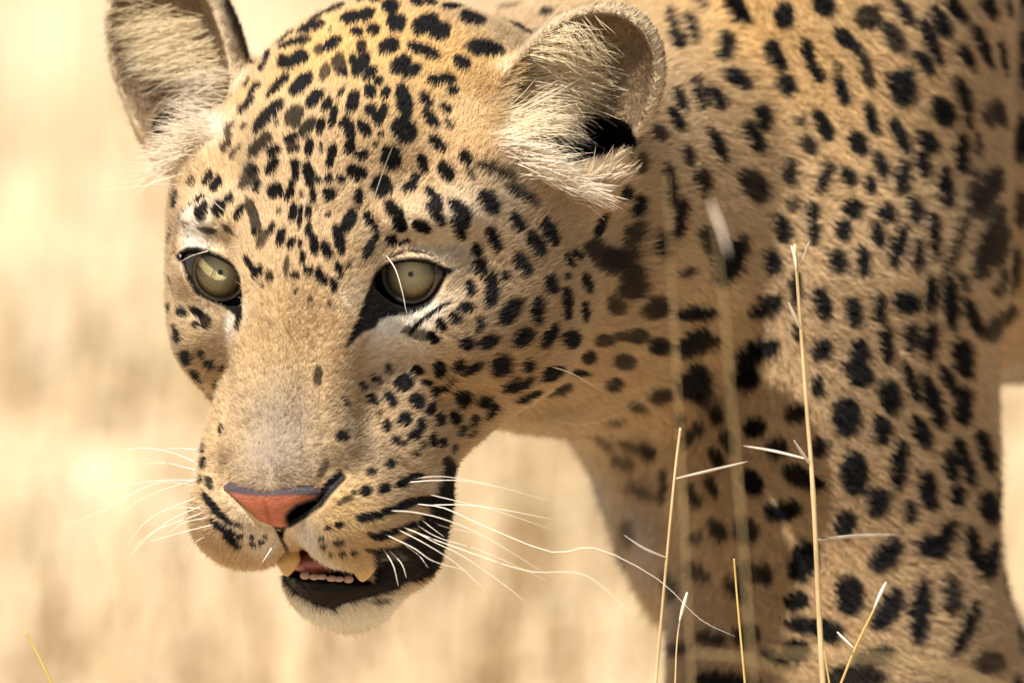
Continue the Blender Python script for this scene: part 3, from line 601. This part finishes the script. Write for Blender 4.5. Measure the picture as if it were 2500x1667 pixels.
# bare places: eyes, nose, inside of the mouth, ear cups
keep = np.ones(NH, bool); r2d = proj(RP).astype(np.float32); near = RP[:, 2] > -75
for poly, g in ((EYE_L, 6), (EYE_R, 6), (PAD, 2), (NOSTRIL, 9), (MOUTH, 3), (LIPLOW, -6), (PHIL, 1)):
    keep &= ~((d_poly(r2d, poly) < g) & near)
for E in (EAR_L, EAR_R):
    keep &= ~((d_earcup(RP, E) < 0.8) & (rng.random(NH) < .5))
    keep &= d_ell(RP, unproj(1412, 338, -50) if E is EAR_L else unproj(420, 300, -80), (23 if E is EAR_L else 11, 8.5, 31)) > 0
RP, RN = RP[keep], RN[keep]; NH = len(RP)
hw = (sstep(RP[:, 2], -150, -95) * sstep(-RP[:, 0], -150, -100))[:, None]
noseP = H(0, -74, 62)
fh = RP - noseP; fh /= np.linalg.norm(fh, axis=1)[:, None]
fb = BB * 0.75 + DOWN * 0.65 + 0 * RP
flow = fh * hw + fb * (1 - hw)
for E in (EAR_L, EAR_R):                     # ears: towards the tip
    q = (RP - E['c']) @ E['R'].T
    m = sstep(-np.sqrt((q[:, 0] / 32) ** 2 + (q[:, 1] / 42) ** 2 + (q[:, 2] / 26) ** 2), -1.15, -.95)[:, None]
    fe = E['R'][1] * 1.0 + (q[:, :1] / 30) * E['R'][0] * .6
    flow = flow * (1 - m) + fe * m
flow = flow + 0.35 * np.stack([wob(RP + 40, .11), wob(RP + 90, .11), wob(RP + 150, .11)], 1)
flow -= RN * (flow * RN).sum(1)[:, None]; flow /= np.linalg.norm(flow, axis=1)[:, None] + 1e-9
# length of the coat
LEN = [(650, 1000, 150, 2.0), (640, 850, 120, 2.6), (680, 1220, 130, 2.6), (560, 1180, 90, 2.4), (900, 1150, 100, 3.0), (650, 700, 90, 3.4), (950, 640, 70, 3.0), (480, 620, 70, 2.6), (1180, 800, 150, 5.5), (1250, 940, 120, 9), (1100, 1020, 70, 7), (800, 1430, 80, 6), (1180, 360, 80, 9), (1330, 420, 80, 9), (450, 330, 70, 9), (1420, 1150, 160, 13), (1500, 1350, 130, 12), (1450, 600, 120, 10)]
ln = 3.3 * hw[:, 0] + 5.5 * (1 - hw[:, 0])
for x, y, r, l in LEN:
    P, n_ = hit(sc_(x), sc_(y))
    if P is None: continue
    g = np.exp(-((RP - P) ** 2).sum(1) / (sc_(r) / PXMM) ** 2)
    ln += (l - ln) * g
for E in (EAR_L, EAR_R):
    q = (RP - E['c']) @ E['R'].T
    m = (np.abs(q[:, 0]) < E['r'][0] + 4) & (np.abs(q[:, 1]) < E['r'][1] + 4) & (q[:, 1] > -18) & (np.abs(q[:, 2]) < 26)
    ln[m] = 3.4
for poly in (EYEBLACK_L, EYEBLACK_R):
    m = (d_poly(proj(RP.astype(np.float32)).astype(np.float32), poly) < 4) & (RP[:, 2] > -75)
    ln[m] = np.minimum(ln[m], 1.3)
ln = ln * rng.uniform(.55, 1.3, NH)
clump = np.stack([wob(RP, .55) + wob(RP, 1.5), wob(RP + 31, .55) + wob(RP + 31, 1.5), wob(RP + 77, .55) + wob(RP + 77, 1.5)], 1) * .25
jit = rng.normal(size=(NH, 3)) * .16 + clump
lift_ = 0.42 + 0.12 * (1 - hw) + rng.normal(size=(NH, 1)) * .08
d0 = flow + RN * lift_ * 1.5 + jit; d0 /= np.linalg.norm(d0, axis=1)[:, None]
d1 = flow + RN * lift_ * .45 + jit * 1.2; d1 /= np.linalg.norm(d1, axis=1)[:, None]
K = 4; tt = np.linspace(0, 1, K)
pts = np.empty((NH, K, 3), np.float32)
for i, t in enumerate(tt):
    dd = d0 * (t - .5 * t * t) + d1 * (.5 * t * t)
    pts[:, i] = RP - RN * .25 + dd * (ln * t)[:, None]
look = (RP + (pts[:, 2] - RP) * 0.8).astype(np.float32)
look -= RN * ((look - RP) * RN).sum(1)[:, None]
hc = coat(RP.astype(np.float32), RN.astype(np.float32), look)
dk = hc.max(1) < .1
hc *= rng.uniform(.68, 1.28, (NH, 1)); hc[~dk] *= (1 + rng.normal(size=((~dk).sum(), 1)) * .08)
rootr = (0.092 * hw[:, 0] + 0.16 * (1 - hw[:, 0])) * rng.uniform(.8, 1.25, NH)
ro_ = proj(RP.astype(np.float32)); rootr *= np.where((ro_[:, 0] > 2550) | (ro_[:, 1] < -60) | (ro_[:, 1] > 1720), 1.45, 1.0)
prof = np.array([1.0, .95, .7, .22])
hn = RN + 0.34 * (jit + 0.5 * (d1 - flow * (d1 * flow).sum(1)[:, None])); hn /= np.linalg.norm(hn, axis=1)[:, None]
fur = curves("fur", pts, rootr[:, None] * prof, np.clip(hc, .003, .88), M_FUR, leopard, nrm=hn, kind="stuff")
print("fur", NH, time.time() - T0)

# long pale hair inside the ears: roots on the front wall, swept across the opening
def tuft(name, rows, label=None):
    PT, RD, TN = [], [], []
    for (ax, ay), (bx, by), (tx, ty), n, L, c, spread, out in rows:
        for _ in range(int(n * .5)):
            u = rng.random(); x = ax + (bx - ax) * u + rng.normal() * spread; y = ay + (by - ay) * u + rng.normal() * spread
            P, nn = hit(x, y)
            if P is None: continue
            d = np.array([tx, -ty, 0.0]); d /= np.linalg.norm(d)
            d = d + rng.normal(size=3) * np.array([.22, .26, .12]); l = L * rng.uniform(.45, 1.15)
            nrm = nn if nn[2] > 0 else -nn
            d0_ = d + nrm * .35 + np.array([0, 0, out]); d0_ /= np.linalg.norm(d0_)
            bend = np.array([0, -1, 0]) * rng.uniform(-.08, .22) + rng.normal(size=3) * .10
            p = [P + d0_ * l * t + (bend + np.array([0, 0, -out * .8])) * l * t * t * .6 for t in np.linspace(0, 1, 7)]
            PT.append(p); r = rng.uniform(.09, .19); RD.append(r * np.array([1, 1, 1, .95, .8, .55, .15]))
            TN.append(np.array(c) * rng.uniform(.8, 1.2))
    return curves(name, np.array(PT), np.array(RD), np.clip(np.array(TN), .01, .9), M_WHISK, leopard, kind="stuff")
PALE = (.62, .49, .29); CRM = (.68, .56, .39); TANH = (.36, .23, .09)
tuft("ear_fur", [((1300, 165), (1225, 300), (1, -.20), 420, 25, PALE, 8, .3), ((1345, 130), (1275, 260), (1, -.10), 420, 23, PALE, 9, .3),
                 ((1250, 255), (1225, 335), (1, .12), 380, 25, PALE, 9, .3), ((1300, 240), (1270, 320), (1, .2), 240, 22, CRM, 9, .3),
                 ((1330, 130), (1320, 300), (1, -.02), 480, 22, PALE, 12, .3), ((1330, 90), (1290, 150), (1, -.1), 300, 20, PALE, 9, .25), ((1400, 90), (1420, 250), (1, .05), 420, 17, PALE, 14, .25), ((1340, 80), (1440, 60), (.6, .55), 260, 13, PALE, 14, .2), ((1225, 225), (1175, 300), (1, -.05), 420, 9, TANH, 12, .2), ((1265, 160), (1215, 250), (1, -.3), 260, 8, TANH, 8, .2),
                 ((1190, 325), (1330, 425), (1, .22), 620, 17, CRM, 12, .25), ((1260, 395), (1430, 470), (1, .12), 700, 15, CRM, 13, .2), ((1330, 318), (1352, 372), (1, -.05), 130, 15, CRM, 8, .3), ((1420, 440), (1520, 440), (.5, -.8), 200, 10, CRM, 12, .2)])
tuft("ear_fur", [((480, 40), (545, 170), (-1, .18), 380, 27, PALE, 9, .3), ((420, 20), (500, 200), (-1, .12), 420, 25, PALE, 12, .3), ((350, 10), (440, 170), (-1, .1), 360, 20, PALE, 14, .25),
                 ((560, 180), (520, 330), (-1, .1), 420, 20, CRM, 9, .3), ((530, 300), (420, 400), (-.9, .2), 620, 18, CRM, 12, .25), ((300, 20), (330, 160), (-1, .2), 160, 12, PALE, 10, .15)])

# eyes
M_SCL = plain("eye_rim_dark", (.018, .012, .009), .18, .5)
M_PUP = plain("pupil_black", (.004, .004, .004), .3, .3)
M_IRIS = attr_mat("iris", "tint", .35, .25, 2500, .3)
mc = bpy.data.materials.new("cornea"); mc.use_nodes = True; nt = mc.node_tree; nt.nodes.clear()
_o = nt.nodes.new("ShaderNodeOutputMaterial"); _m = nt.nodes.new("ShaderNodeMixShader"); _t = nt.nodes.new("ShaderNodeBsdfTransparent"); _g = nt.nodes.new("ShaderNodeBsdfGlossy"); _f = nt.nodes.new("ShaderNodeFresnel")
_g.inputs["Roughness"].default_value = .03; _f.inputs["IOR"].default_value = 1.5
nt.links.new(_f.outputs[0], _m.inputs[0]); nt.links.new(_t.outputs[0], _m.inputs[1]); nt.links.new(_g.outputs[0], _m.inputs[2]); nt.links.new(_m.outputs[0], _o.inputs[0])
def lathe(E, prof, seg=96):
    g = GAZE; a = np.cross([0, 1, 0], g); a /= np.linalg.norm(a); b = np.cross(g, a)
    V, F = [], []
    for r, h in prof:
        for i in range(seg):
            t = 2 * math.pi * i / seg; V.append(W(E + g * h + (a * math.cos(t) + b * math.sin(t)) * r))
    for j in range(len(prof) - 1):
        for i in range(seg):
            k = (i + 1) % seg; F.append([j * seg + i, j * seg + k, (j + 1) * seg + k, (j + 1) * seg + i])
    return np.array(V), F
for E in (E_L, E_R):
    R = EYE_RAD; a0 = math.asin(10.15 / R)
    pr = [(R * math.sin(t), R * math.cos(t)) for t in np.linspace(a0, math.pi - .02, 30)]
    v, f = lathe(E, pr); eye = link("eye", mesh("eye", v, f, M_SCL), leopard)
    rr = np.linspace(10.2, 1.0, 16); v, f = lathe(E, [(r, 13.5 - (10.2 - r) * .085) for r in rr])
    q = np.repeat(rr, 96); th = np.tile(np.arange(96) * 2 * math.pi / 96, 16)
    st = (np.sin(th * 17 + q * .8) + np.sin(th * 29 + 2) + np.sin(th * 43 - q)) / 3
    c0, c1, c2, c3 = np.array((.008, .005, .003)), np.array((.05, .03, .010)), np.array((.33, .255, .095)), np.array((.41, .36, .17))
    kq = (q / 10.0)[:, None]
    ti_ = np.where(kq > 1, c0, np.where(kq > .86, c1 + (c0 - c1) * np.clip((kq - .93) / .07, 0, 1), np.where(kq > .6, c2 + (c1 - c2) * ((kq - .6) / .26) ** 1.6, c3 + (c2 - c3) * kq / .6)))
    ti_ = ti_ * (1 + .24 * st[:, None])
    link("iris", mesh("iris", v, f, M_IRIS, ti_), eye)
    v, f = lathe(E, [(1.25, 12.72), (.01, 12.70)], 32); link("pupil", mesh("pupil", v, f, M_PUP), eye)
    Rc = 12.2; hc_ = 17.3 - Rc
    v, f = lathe(E, [(Rc * math.sin(t), hc_ + Rc * math.cos(t)) for t in np.linspace(math.asin(10.3 / Rc), .01, 14)]); link("cornea", mesh("cornea", v, f, mc), eye)

# nose leather: its own skin laid over the snout
fc = np.array([BV[f].mean(0) for f in BF], np.float32); fn = np.array([BN[f].mean(0) for f in BF], np.float32)
fp = proj(fc).astype(np.float32); fr = (fc[:, 2] > 5) & (fn[:, 2] > -.2)
dn = np.minimum(d_poly(fp, PAD), d_poly(fp, NOSTRIL) - 2)
sel = np.where(fr & (dn < 0))[0]
used = np.unique(np.concatenate([BF[i] for i in sel])); mp = {int(v): k for k, v in enumerate(used)}
edge = np.minimum(d_poly(proj(BV[used]).astype(np.float32), PAD), d_poly(proj(BV[used]).astype(np.float32), NOSTRIL) - 3)
nv = BV[used] + BN[used] * (0.15 + 0.75 * sstep(-edge, 0, 14))[:, None]
g_ = in_poly(BV[used], PADGREY, 5); k_ = in_poly(BV[used], NOSTRIL, 5, 2)
pk = np.array((.40, .125, .066)) * (1 + .16 * wob(BV[used], .5) + .14 * wob(BV[used], 2.2))[:, None]
c_ = in_poly(BV[used], tile(460, 1100, 4, [(735, 470), (765, 480), (800, 600), (835, 725), (800, 725), (765, 610)]), 5); pk = pk + (np.array((.22, .045, .02)) - pk) * .7 * c_[:, None]
fl = sstep(wob(BV[used] + 11, 1.6), .42, .6); pk = pk + (np.array((.16, .06, .04)) - pk) * .5 * fl[:, None]
r_ = in_poly(BV[used], NOSTRIL_R, 4, 2); pk = pk + (np.array((.07, .05, .04)) - pk) * r_[:, None]
pk = pk * .92; pk = pk + (np.array((.06, .052, .056)) - pk) * g_[:, None]; k_ = np.maximum(k_, sstep(d_poly(proj(BV[used]).astype(np.float32), PAD), -3, 3) * (proj(BV[used])[:, 0] > 690)); pk = pk + (np.array((.006, .004, .004)) - pk) * k_[:, None]
link("nose", mesh("nose", W(nv), [[mp[int(v)] for v in BF[i]] for i in sel], M_NOSE, np.clip(pk, .004, 1)), leopard)

# mouth: upper gum, small front teeth, two canines
def ellmesh(c, r, seg=20, rings=12, warp=None):
    V, F = [], []
    for j in range(rings + 1):
        a = math.pi * j / rings
        for i in range(seg):
            t = 2 * math.pi * i / seg
            p = np.array([math.sin(a) * math.cos(t), math.cos(a), math.sin(a) * math.sin(t)]) 
            if warp: p = warp(p)
            V.append(W(np.asarray(c) + p * np.asarray(r)))
    for j in range(rings):
        for i in range(seg):
            k = (i + 1) % seg; F.append([j * seg + i, j * seg + k, (j + 1) * seg + k, (j + 1) * seg + i])
    return V, F
M_GUM = plain("gum_pink", (.21, .055, .045), .3, .5, .1); M_IVORY = plain("canine_ivory", (.44, .285, .11), .35, .4, .1); M_TOOTH = plain("tooth", (.34, .235, .185), .45, .3, .1)
def t6(x, y, z): return unproj(460 + x / 4, 1100 + y / 4, z)
v, f = ellmesh(t6(1260, 1088, -9), (12, 4.0, 8)); gum = link("gum", mesh("gum", v, f, M_GUM), leopard)
def fang(p):
    k = 1 - .42 * max(0, -p[1]); return np.array([p[0] * k + .12 * p[1], p[1], p[2] * k])
v, f = ellmesh(t6(975, 1075, 0), (4.3, 5.4, 4), warp=fang); link("canine", mesh("canine", v, f, M_IVORY), leopard)
v, f = ellmesh(t6(1715, 1140, 2), (4.4, 5.0, 4), warp=fang); link("canine", mesh("canine", v, f, M_IVORY), leopard)
for i in range(6):
    x = 1140 + i * 84 + (0, 6, -4, 5, -5, 3)[i]; y = 1208 + i * 8 + (0, 5, -3, 4, 2, -4)[i]
    v, f = ellmesh(t6(x, y + 8, -1.8 - .2 * (i - 2.5) ** 2), (1.8, 1.4 if i in (0, 5) else 1.05 + .12 * (i % 2), 1.2), 14, 10, warp=lambda p: np.sign(p) * np.abs(p) ** .9); link("tooth", mesh("tooth", v, f, M_TOOTH), leopard)

# whiskers
def spline(P, n):
    P = np.asarray(P, float); m = len(P)
    if m < 3: return np.stack([P[0] + (P[-1] - P[0]) * t for t in np.linspace(0, 1, n)])
    E = np.vstack([2 * P[0] - P[1], P, 2 * P[-1] - P[-2]]); out = []
    for t in np.linspace(0, m - 1 - 1e-6, n):
        i = int(t); s = t - i; a, b, c, d = E[i:i + 4]
        out.append(.5 * (2 * b + (c - a) * s + (2 * a - 5 * b + 4 * c - d) * s * s + (3 * b - a - 3 * c + d) * s ** 3))
    return np.array(out)
def tube(P, R, seg=6):
    V, F = [], []; n = len(P)
    T = np.gradient(P, axis=0); T /= np.linalg.norm(T, axis=1)[:, None] + 1e-12
    u = np.cross(T[0], [.3, .2, .9]); u /= np.linalg.norm(u)
    for i in range(n):
        u = u - T[i] * (u @ T[i]); u /= np.linalg.norm(u); w_ = np.cross(T[i], u)
        for k in range(seg):
            a = 2 * math.pi * k / seg; V.append(W(P[i] + (u * math.cos(a) + w_ * math.sin(a)) * R[i]))
    for i in range(n - 1):
        for k in range(seg):
            j = (k + 1) % seg; F.append([i * seg + k, i * seg + j, (i + 1) * seg + j, (i + 1) * seg + k])
    F.append(list(range(seg))[::-1]); F.append([(n - 1) * seg + k for k in range(seg)])
    return V, F
M_W = plain("whisker_white", (.72, .65, .54), .4, .4)
def whisker(pts, dz, r=.26, root=True):
    P0, n0 = hit(*pts[0])
    z0 = P0[2] if P0 is not None else 0.0
    L = len(pts) - 1
    P = [unproj(x, y, z0 + dz * (i / L) + (0 if i or not root else -.6)) for i, (x, y) in enumerate(pts)]
    C = spline(P, 22); t = np.linspace(0, 1, 22)
    v, f = tube(C, r * (1 - .82 * t ** 1.3))
    link("whisker", mesh("whisker", v, f, M_W), leopard)
for p, dz in [([(960,440),(1200,412),(1450,432),(1900,530),(2352,660)],-18),([(930,470),(1200,450),(1500,455),(1880,520)],6),([(1120,580),(1500,670),(1880,770),(2352,930)],-10),([(1150,690),(1500,690),(1900,740),(2352,830)],10),([(760,745),(1000,760),(1300,830),(1700,1000),(2352,1400)],16),([(710,970),(1000,1110),(1200,1240),(1560,1340)],10),([(830,920),(1100,1060),(1400,1250),(1700,1520)],8),([(940,910),(1200,1050),(1500,1200),(1900,1480),(2100,1640)],4),([(1010,870),(1250,1010),(1700,1150),(2352,1450)],-8),([(1060,820),(1200,930),(1300,1000)],0),([(1150,830),(1300,900),(1700,990)],-14),([(700,1110),(800,1280),(850,1480)],8),([(760,1130),(880,1260),(930,1400)],8),([(900,1070),(1050,1180),(1140,1300)],4)]:
    whisker(tile(760, 1060, 4, p), dz, .19)
whisker(tile(760, 1060, 4, [(1010,680),(1300,720),(1700,900),(2352,1150)]) + [(1453,1337),(1606,1413),(1708,1510),(1795,1553)], 14, .22)
whisker(tile(760, 1060, 4, [(880,900),(1350,1080),(2100,1330)]) + [(1428,1403),(1545,1500)], 30, .18)
for p, dz in [([(1125,404),(900,408),(650,450),(410,525)],-12),([(1130,440),(950,415),(800,460),(600,570),(400,655)],14),([(1140,398),(950,455),(800,520),(680,605)],10),([(1140,500),(950,575),(830,650),(735,770)],6),([(1165,550),(1000,620),(850,730),(735,850)],8),([(1180,585),(1000,650),(880,700),(750,800)],-4),([(1205,615),(1050,650),(970,710)],4),([(1250,652),(1000,715),(820,770)],0),([(1120,300),(1000,250),(850,220),(720,235),(640,300)],-22),([(1125,345),(950,305),(820,310)],-24),([(1130,230),(1000,220),(920,235)],-10),([(1180,570),(1050,560),(960,575)],-8),([(1280,700),(1120,760),(1060,900),(1055,1150)],-28)]:
    whisker(tile(0, 1000, 2.351, p), dz, .17)
whisker(tile(460, 1100, 4, [(868,860),(800,970),(722,1088)]), 6, .36)
whisker([(552,520),(495,472),(450,460),(400,450),(213,468)], 20, .2)
whisker([(512,612),(470,624),(437,641)], 6, .16); whisker([(590,604),(565,604),(548,611)], 5, .16)
whisker([(940,620),(965,657),(982,712),(993,768)], 9, .22)
whisker([(905,540),(912,491),(938,411),(970,330)], 22, .15)
whisker([(1325,888),(1397,912),(1470,955)], -20, .22); whisker([(1330,1012),(1410,1037),(1500,1015),(1563,978),(1622,934)], 18, .12)
print("head done", time.time() - T0)

# ------------------------------------------------------------------ ground and grass
def straw_mat(name, c0, c1, scale, rough=.7, trans=0.0, bump=0.0):
    m, nt, b = mat(name)
    n = nt.nodes.new("ShaderNodeTexNoise"); n.inputs["Scale"].default_value = scale; n.inputs["Detail"].default_value = 6
    tc = nt.nodes.new("ShaderNodeTexCoord"); nt.links.new(tc.outputs["Object"], n.inputs["Vector"])
    r = nt.nodes.new("ShaderNodeValToRGB"); r.color_ramp.elements[0].position = .33; r.color_ramp.elements[1].position = .68
    r.color_ramp.elements[0].color = (*c0, 1); r.color_ramp.elements[1].color = (*c1, 1)
    nt.links.new(n.outputs["Fac"], r.inputs[0]); nt.links.new(r.outputs[0], b.inputs["Base Color"])
    b.inputs["Roughness"].default_value = rough; b.inputs["Specular IOR Level"].default_value = .25
    if bump:
        bu = nt.nodes.new("ShaderNodeBump"); bu.inputs["Strength"].default_value = bump; bu.inputs["Distance"].default_value = .02
        nt.links.new(n.outputs["Fac"], bu.inputs["Height"]); nt.links.new(bu.outputs[0], b.inputs["Normal"])
    return m
gm = bpy.data.meshes.new("ground"); S = 1500
gv, gf = [], []
xs = np.concatenate([[-S, -200, -40, -10], np.linspace(-4, 4, 33), [10, 40, 200, S]]); ys = np.concatenate([[-S, -200, -20], np.linspace(2, 14, 49), [30, 200, S]])
for y in ys:
    for x in xs:
        z = -0.012 + 0.010 * math.sin(x * 2.1 + y * 1.3) + .008 * math.sin(x * 4.7 - y * 3.1) if abs(x) < 20 and 0 < y < 20 else -.012
        gv.append((x, y, min(z, -.001)))
nx = len(xs)
for j in range(len(ys) - 1):
    for i in range(nx - 1): gf.append((j * nx + i, j * nx + i + 1, (j + 1) * nx + i + 1, (j + 1) * nx + i))
gm.from_pydata(gv, [], gf); gm.update(); gm.polygons.foreach_set("use_smooth", [True] * len(gf))
gm.materials.append(straw_mat("dry_soil", (.45, .325, .20), (.55, .43, .28), 3.0, .9, bump=.4))
link("ground", gm, kind="structure")

def grass_field(name, boxes, material, lo, hi, wid):
    """boxes: (count, x0, x1, y0, y1); blades are two-segment bent strips"""
    V, F = [], []; base = 0
    for n, x0, x1, y0, y1 in boxes:
        x = rng.uniform(x0, x1, n); y = rng.uniform(y0, y1, n)
        cl = np.sin(x * 7 + 3 * np.sin(y * 2.3)) * np.sin(y * 5 + 2 * np.sin(x * 3.1)); kp = rng.random(n) < .35 + .65 * (cl > -.1)
        x, y = x[kp], y[kp]; n = len(x)
        L = rng.uniform(lo, hi, n); a = rng.uniform(0, 2 * math.pi, n); bend = rng.uniform(.1, 1.0, n) * L
        d = np.stack([np.cos(a), np.sin(a), 0 * a], 1); p = np.stack([-np.sin(a), np.cos(a), 0 * a], 1) * (wid * rng.uniform(.6, 1.4, n))[:, None]
        b0 = np.stack([x, y, np.full(n, -.015)], 1)
        b1 = b0 + d * (bend * .25)[:, None] + np.array([0, 0, 1]) * (L * .6)[:, None]
        b2 = b0 + d * bend[:, None] + np.array([0, 0, 1]) * (L * np.sqrt(np.maximum(.05, 1 - (bend / L) ** 2 * .8)))[:, None]
        v = np.stack([b0 - p, b0 + p, b1 - p * .8, b1 + p * .8, b2], 1).reshape(-1, 3)
        k = base + np.arange(n)[:, None] * 5
        F += np.concatenate([k + np.array([[0, 1, 3]]), k + np.array([[0, 3, 2]]), k + np.array([[2, 3, 4]])]).tolist()
        V.append(v); base += n * 5
    me = bpy.data.meshes.new(name); me.from_pydata(np.concatenate(V).tolist(), [], F); me.update(); me.materials.append(material)
    return link(name, me, kind="stuff", label="pale dry straw grass covering the ground behind the leopard", category="grass")
M_STRAW = straw_mat("straw", (.44, .32, .175), (.60, .48, .295), 4.0, .6)
grass_field("dry_grass", [(5000, -.9, 1.3, 6.1, 7.2), (11000, -.9, 1.2, 7.0, 11.0), (2500, -.8, 1.2, 4.0, 4.9), (6000, -3, 3, 6.5, 14)], M_STRAW, .04, .17, .0022)

M_STEM = straw_mat("stem_straw", (.34, .235, .105), (.52, .39, .21), 60.0, .5); M_STEMG = straw_mat("stem_golden", (.38, .25, .06), (.50, .36, .12), 60.0, .5)
M_STEMD = straw_mat("stem_brown", (.36, .25, .10), (.50, .36, .17), 60.0, .6)
M_HUSK = straw_mat("husk_pale", (.42, .34, .25), (.58, .50, .40), 80.0, .5)
def to_ground(P):
    g = DOWN; last = P[-1]; z = W(last)[2] * 1000
    k = (P[-1] - P[-2]); k = k / np.linalg.norm(k)
    out = list(P); h = z
    for t in (.25, .5, .75, 1.0):
        q = last + g * (h + 8) * t + k * np.array([1, 0, 1]) * 40 * math.sin(t * 1.5)
        out.append(q)
    return np.array(out)
def stem(name, label, pts, z, r0, r1, m=None, sheaths=(), cat="grass stem", zt=None, root=True):
    """pts from the tip down"""
    n = len(pts); zt = z if zt is None else zt
    P = np.array([unproj(x, y, zt + (z - zt) * i / (n - 1)) for i, (x, y) in enumerate(pts)])
    if root: P = to_ground(P)
    b = W(P[-1]); b[2] = 0 if root else b[2]
    o = empty(name, b, label=label, category=cat, group="dry grass stems around the leopard")
    bpy.context.view_layer.update()
    C = spline(P[:n], 44)
    if root:
        k = C[-1] - C[-4]; k = k / np.linalg.norm(k); h = W(C[-1])[2] * 1000 + 8
        C = np.vstack([C] + [C[-1] + (k * np.array([1, 0, 1]) * min(h, 160) * .5 * (1 - (1 - u) ** 2) + DOWN * h * u)[None] for u in np.linspace(0, 1, 17)[1:]])
    t = np.concatenate([[0], np.cumsum(np.linalg.norm(np.diff(C, axis=0), axis=1))]); t /= t[-1]
    rad = r0 + (r1 - r0) * np.minimum(1, t * 2)
    for nd in (.17, .33, .52): rad = rad * (1 + .22 * np.exp(-((t - nd) / .006) ** 2))
    v, f = tube(C, rad, 8); link("stem", mesh("stem", v, f, m or M_STEM), o)
    for sp_ in sheaths:
        q, w_, dz, mm = sp_[0], sp_[1], sp_[2], (sp_[3] if len(sp_) > 3 else M_HUSK)
        P2 = np.array([unproj(x, y, z + dz * i / (len(q) - 1)) for i, (x, y) in enumerate(q)])
        C2 = spline(P2, 14); t2 = np.linspace(0, 1, 14)
        v, f = tube(C2, w_ * (np.sin(np.clip(.12 + t2 * .86, 0, 1) * math.pi) ** .7 + .05), 6)
        link("husk", mesh("husk", v, f, mm), o)
    return o
stem("grass_plant", "tallest straw stem, standing in front of the leopard's shoulder with pale husks", [(1940, 596), (1955, 800), (1970, 1000), (1985, 1200), (2000, 1500), (2010, 1680)], -25, .55, 1.45,
     sheaths=[([(1956, 806), (1940, 772), (1925, 738)], .7, 4), ([(1974, 594), (1966, 620), (1955, 655)], .5, -5), ([(1979, 1134), (1958, 1105), (1938, 1074)], .65, 6), ([(1998, 1317), (2090, 1308), (2198, 1304)], .6, -80), ([(1932, 600), (1940, 625), (1944, 660)], .7, 3), ([(1977, 1122), (1890, 1101), (1815, 1088)], .5, -30)])
stem("grass_plant", "thin straw stem left of the tall one with a side branch pointing right", [(1661, 1044), (1647, 1163), (1626, 1383), (1611, 1551), (1600, 1680)], -20, .45, .75, sheaths=[([(1650, 1168), (1735, 1148), (1826, 1126)], .5, -14), ([(1629, 1362), (1572, 1338), (1524, 1306)], .45, 10)])
stem("grass_plant", "short straight stem between the thin branched stem and the tall stem", [(1792, 1363), (1802, 1485), (1820, 1680)], -15, .35, .7, M_STEMG)
stem("grass_plant", "slanting stem right of the tall stem with a white spikelet at its tip", [(2160, 1425), (2132, 1490), (2090, 1577), (2048, 1680)], -5, .4, .7, M_STEMG, sheaths=[([(2164, 1420), (2150, 1448), (2132, 1488)], .65, 3), ([(2044, 1542), (2062, 1560), (2086, 1582)], .5, 4)])
stem("grass_plant", "small wispy stem with a single pale spikelet in front of the chest", [(1678, 1447), (1660, 1515), (1652, 1580), (1648, 1680)], 0, .25, .5, sheaths=[([(1678, 1445), (1668, 1480), (1658, 1520)], .65, 2)])
stem("grass_plant", "tiny golden stem at the foot of the tall stem", [(2012, 1590), (2027, 1680)], 4, .35, .6, M_STEMG)
stem("grass_plant", "golden stem alone at the lower left corner", [(63, 1543), (95, 1602), (136, 1690)], -10, .5, .75, M_STEMG)
stem("grass_plant", "blurred near stem left of the shoulder, closer to the viewer", [(1628, 430), (1642, 730), (1660, 1060), (1676, 1400), (1690, 1690)], 330, .14, .26, M_STEMD)
stem("grass_plant", "blurred near stem with a pale leaf before the neck", [(1735, 470), (1762, 700), (1788, 1000), (1812, 1300), (1840, 1690)], 380, .2, .36, M_STEMD, sheaths=[([(1735, 495), (1755, 545), (1780, 625)], .55, 12)])
stem("grass_plant", "blurred bent blade lying across the bottom in front of the leg", [(1880, 1590), (2080, 1600), (2300, 1632), (2640, 1760), (2700, 1900)], 420, .3, .55, M_STEMD, cat="grass blade")
stem("grass_plant", "blurred low blade bent left under the chest", [(1690, 1592), (1830, 1610), (1980, 1670), (2060, 1760), (2100, 1900)], 400, .22, .45, M_STEMD, cat="grass blade")
print("total", time.time() - T0)
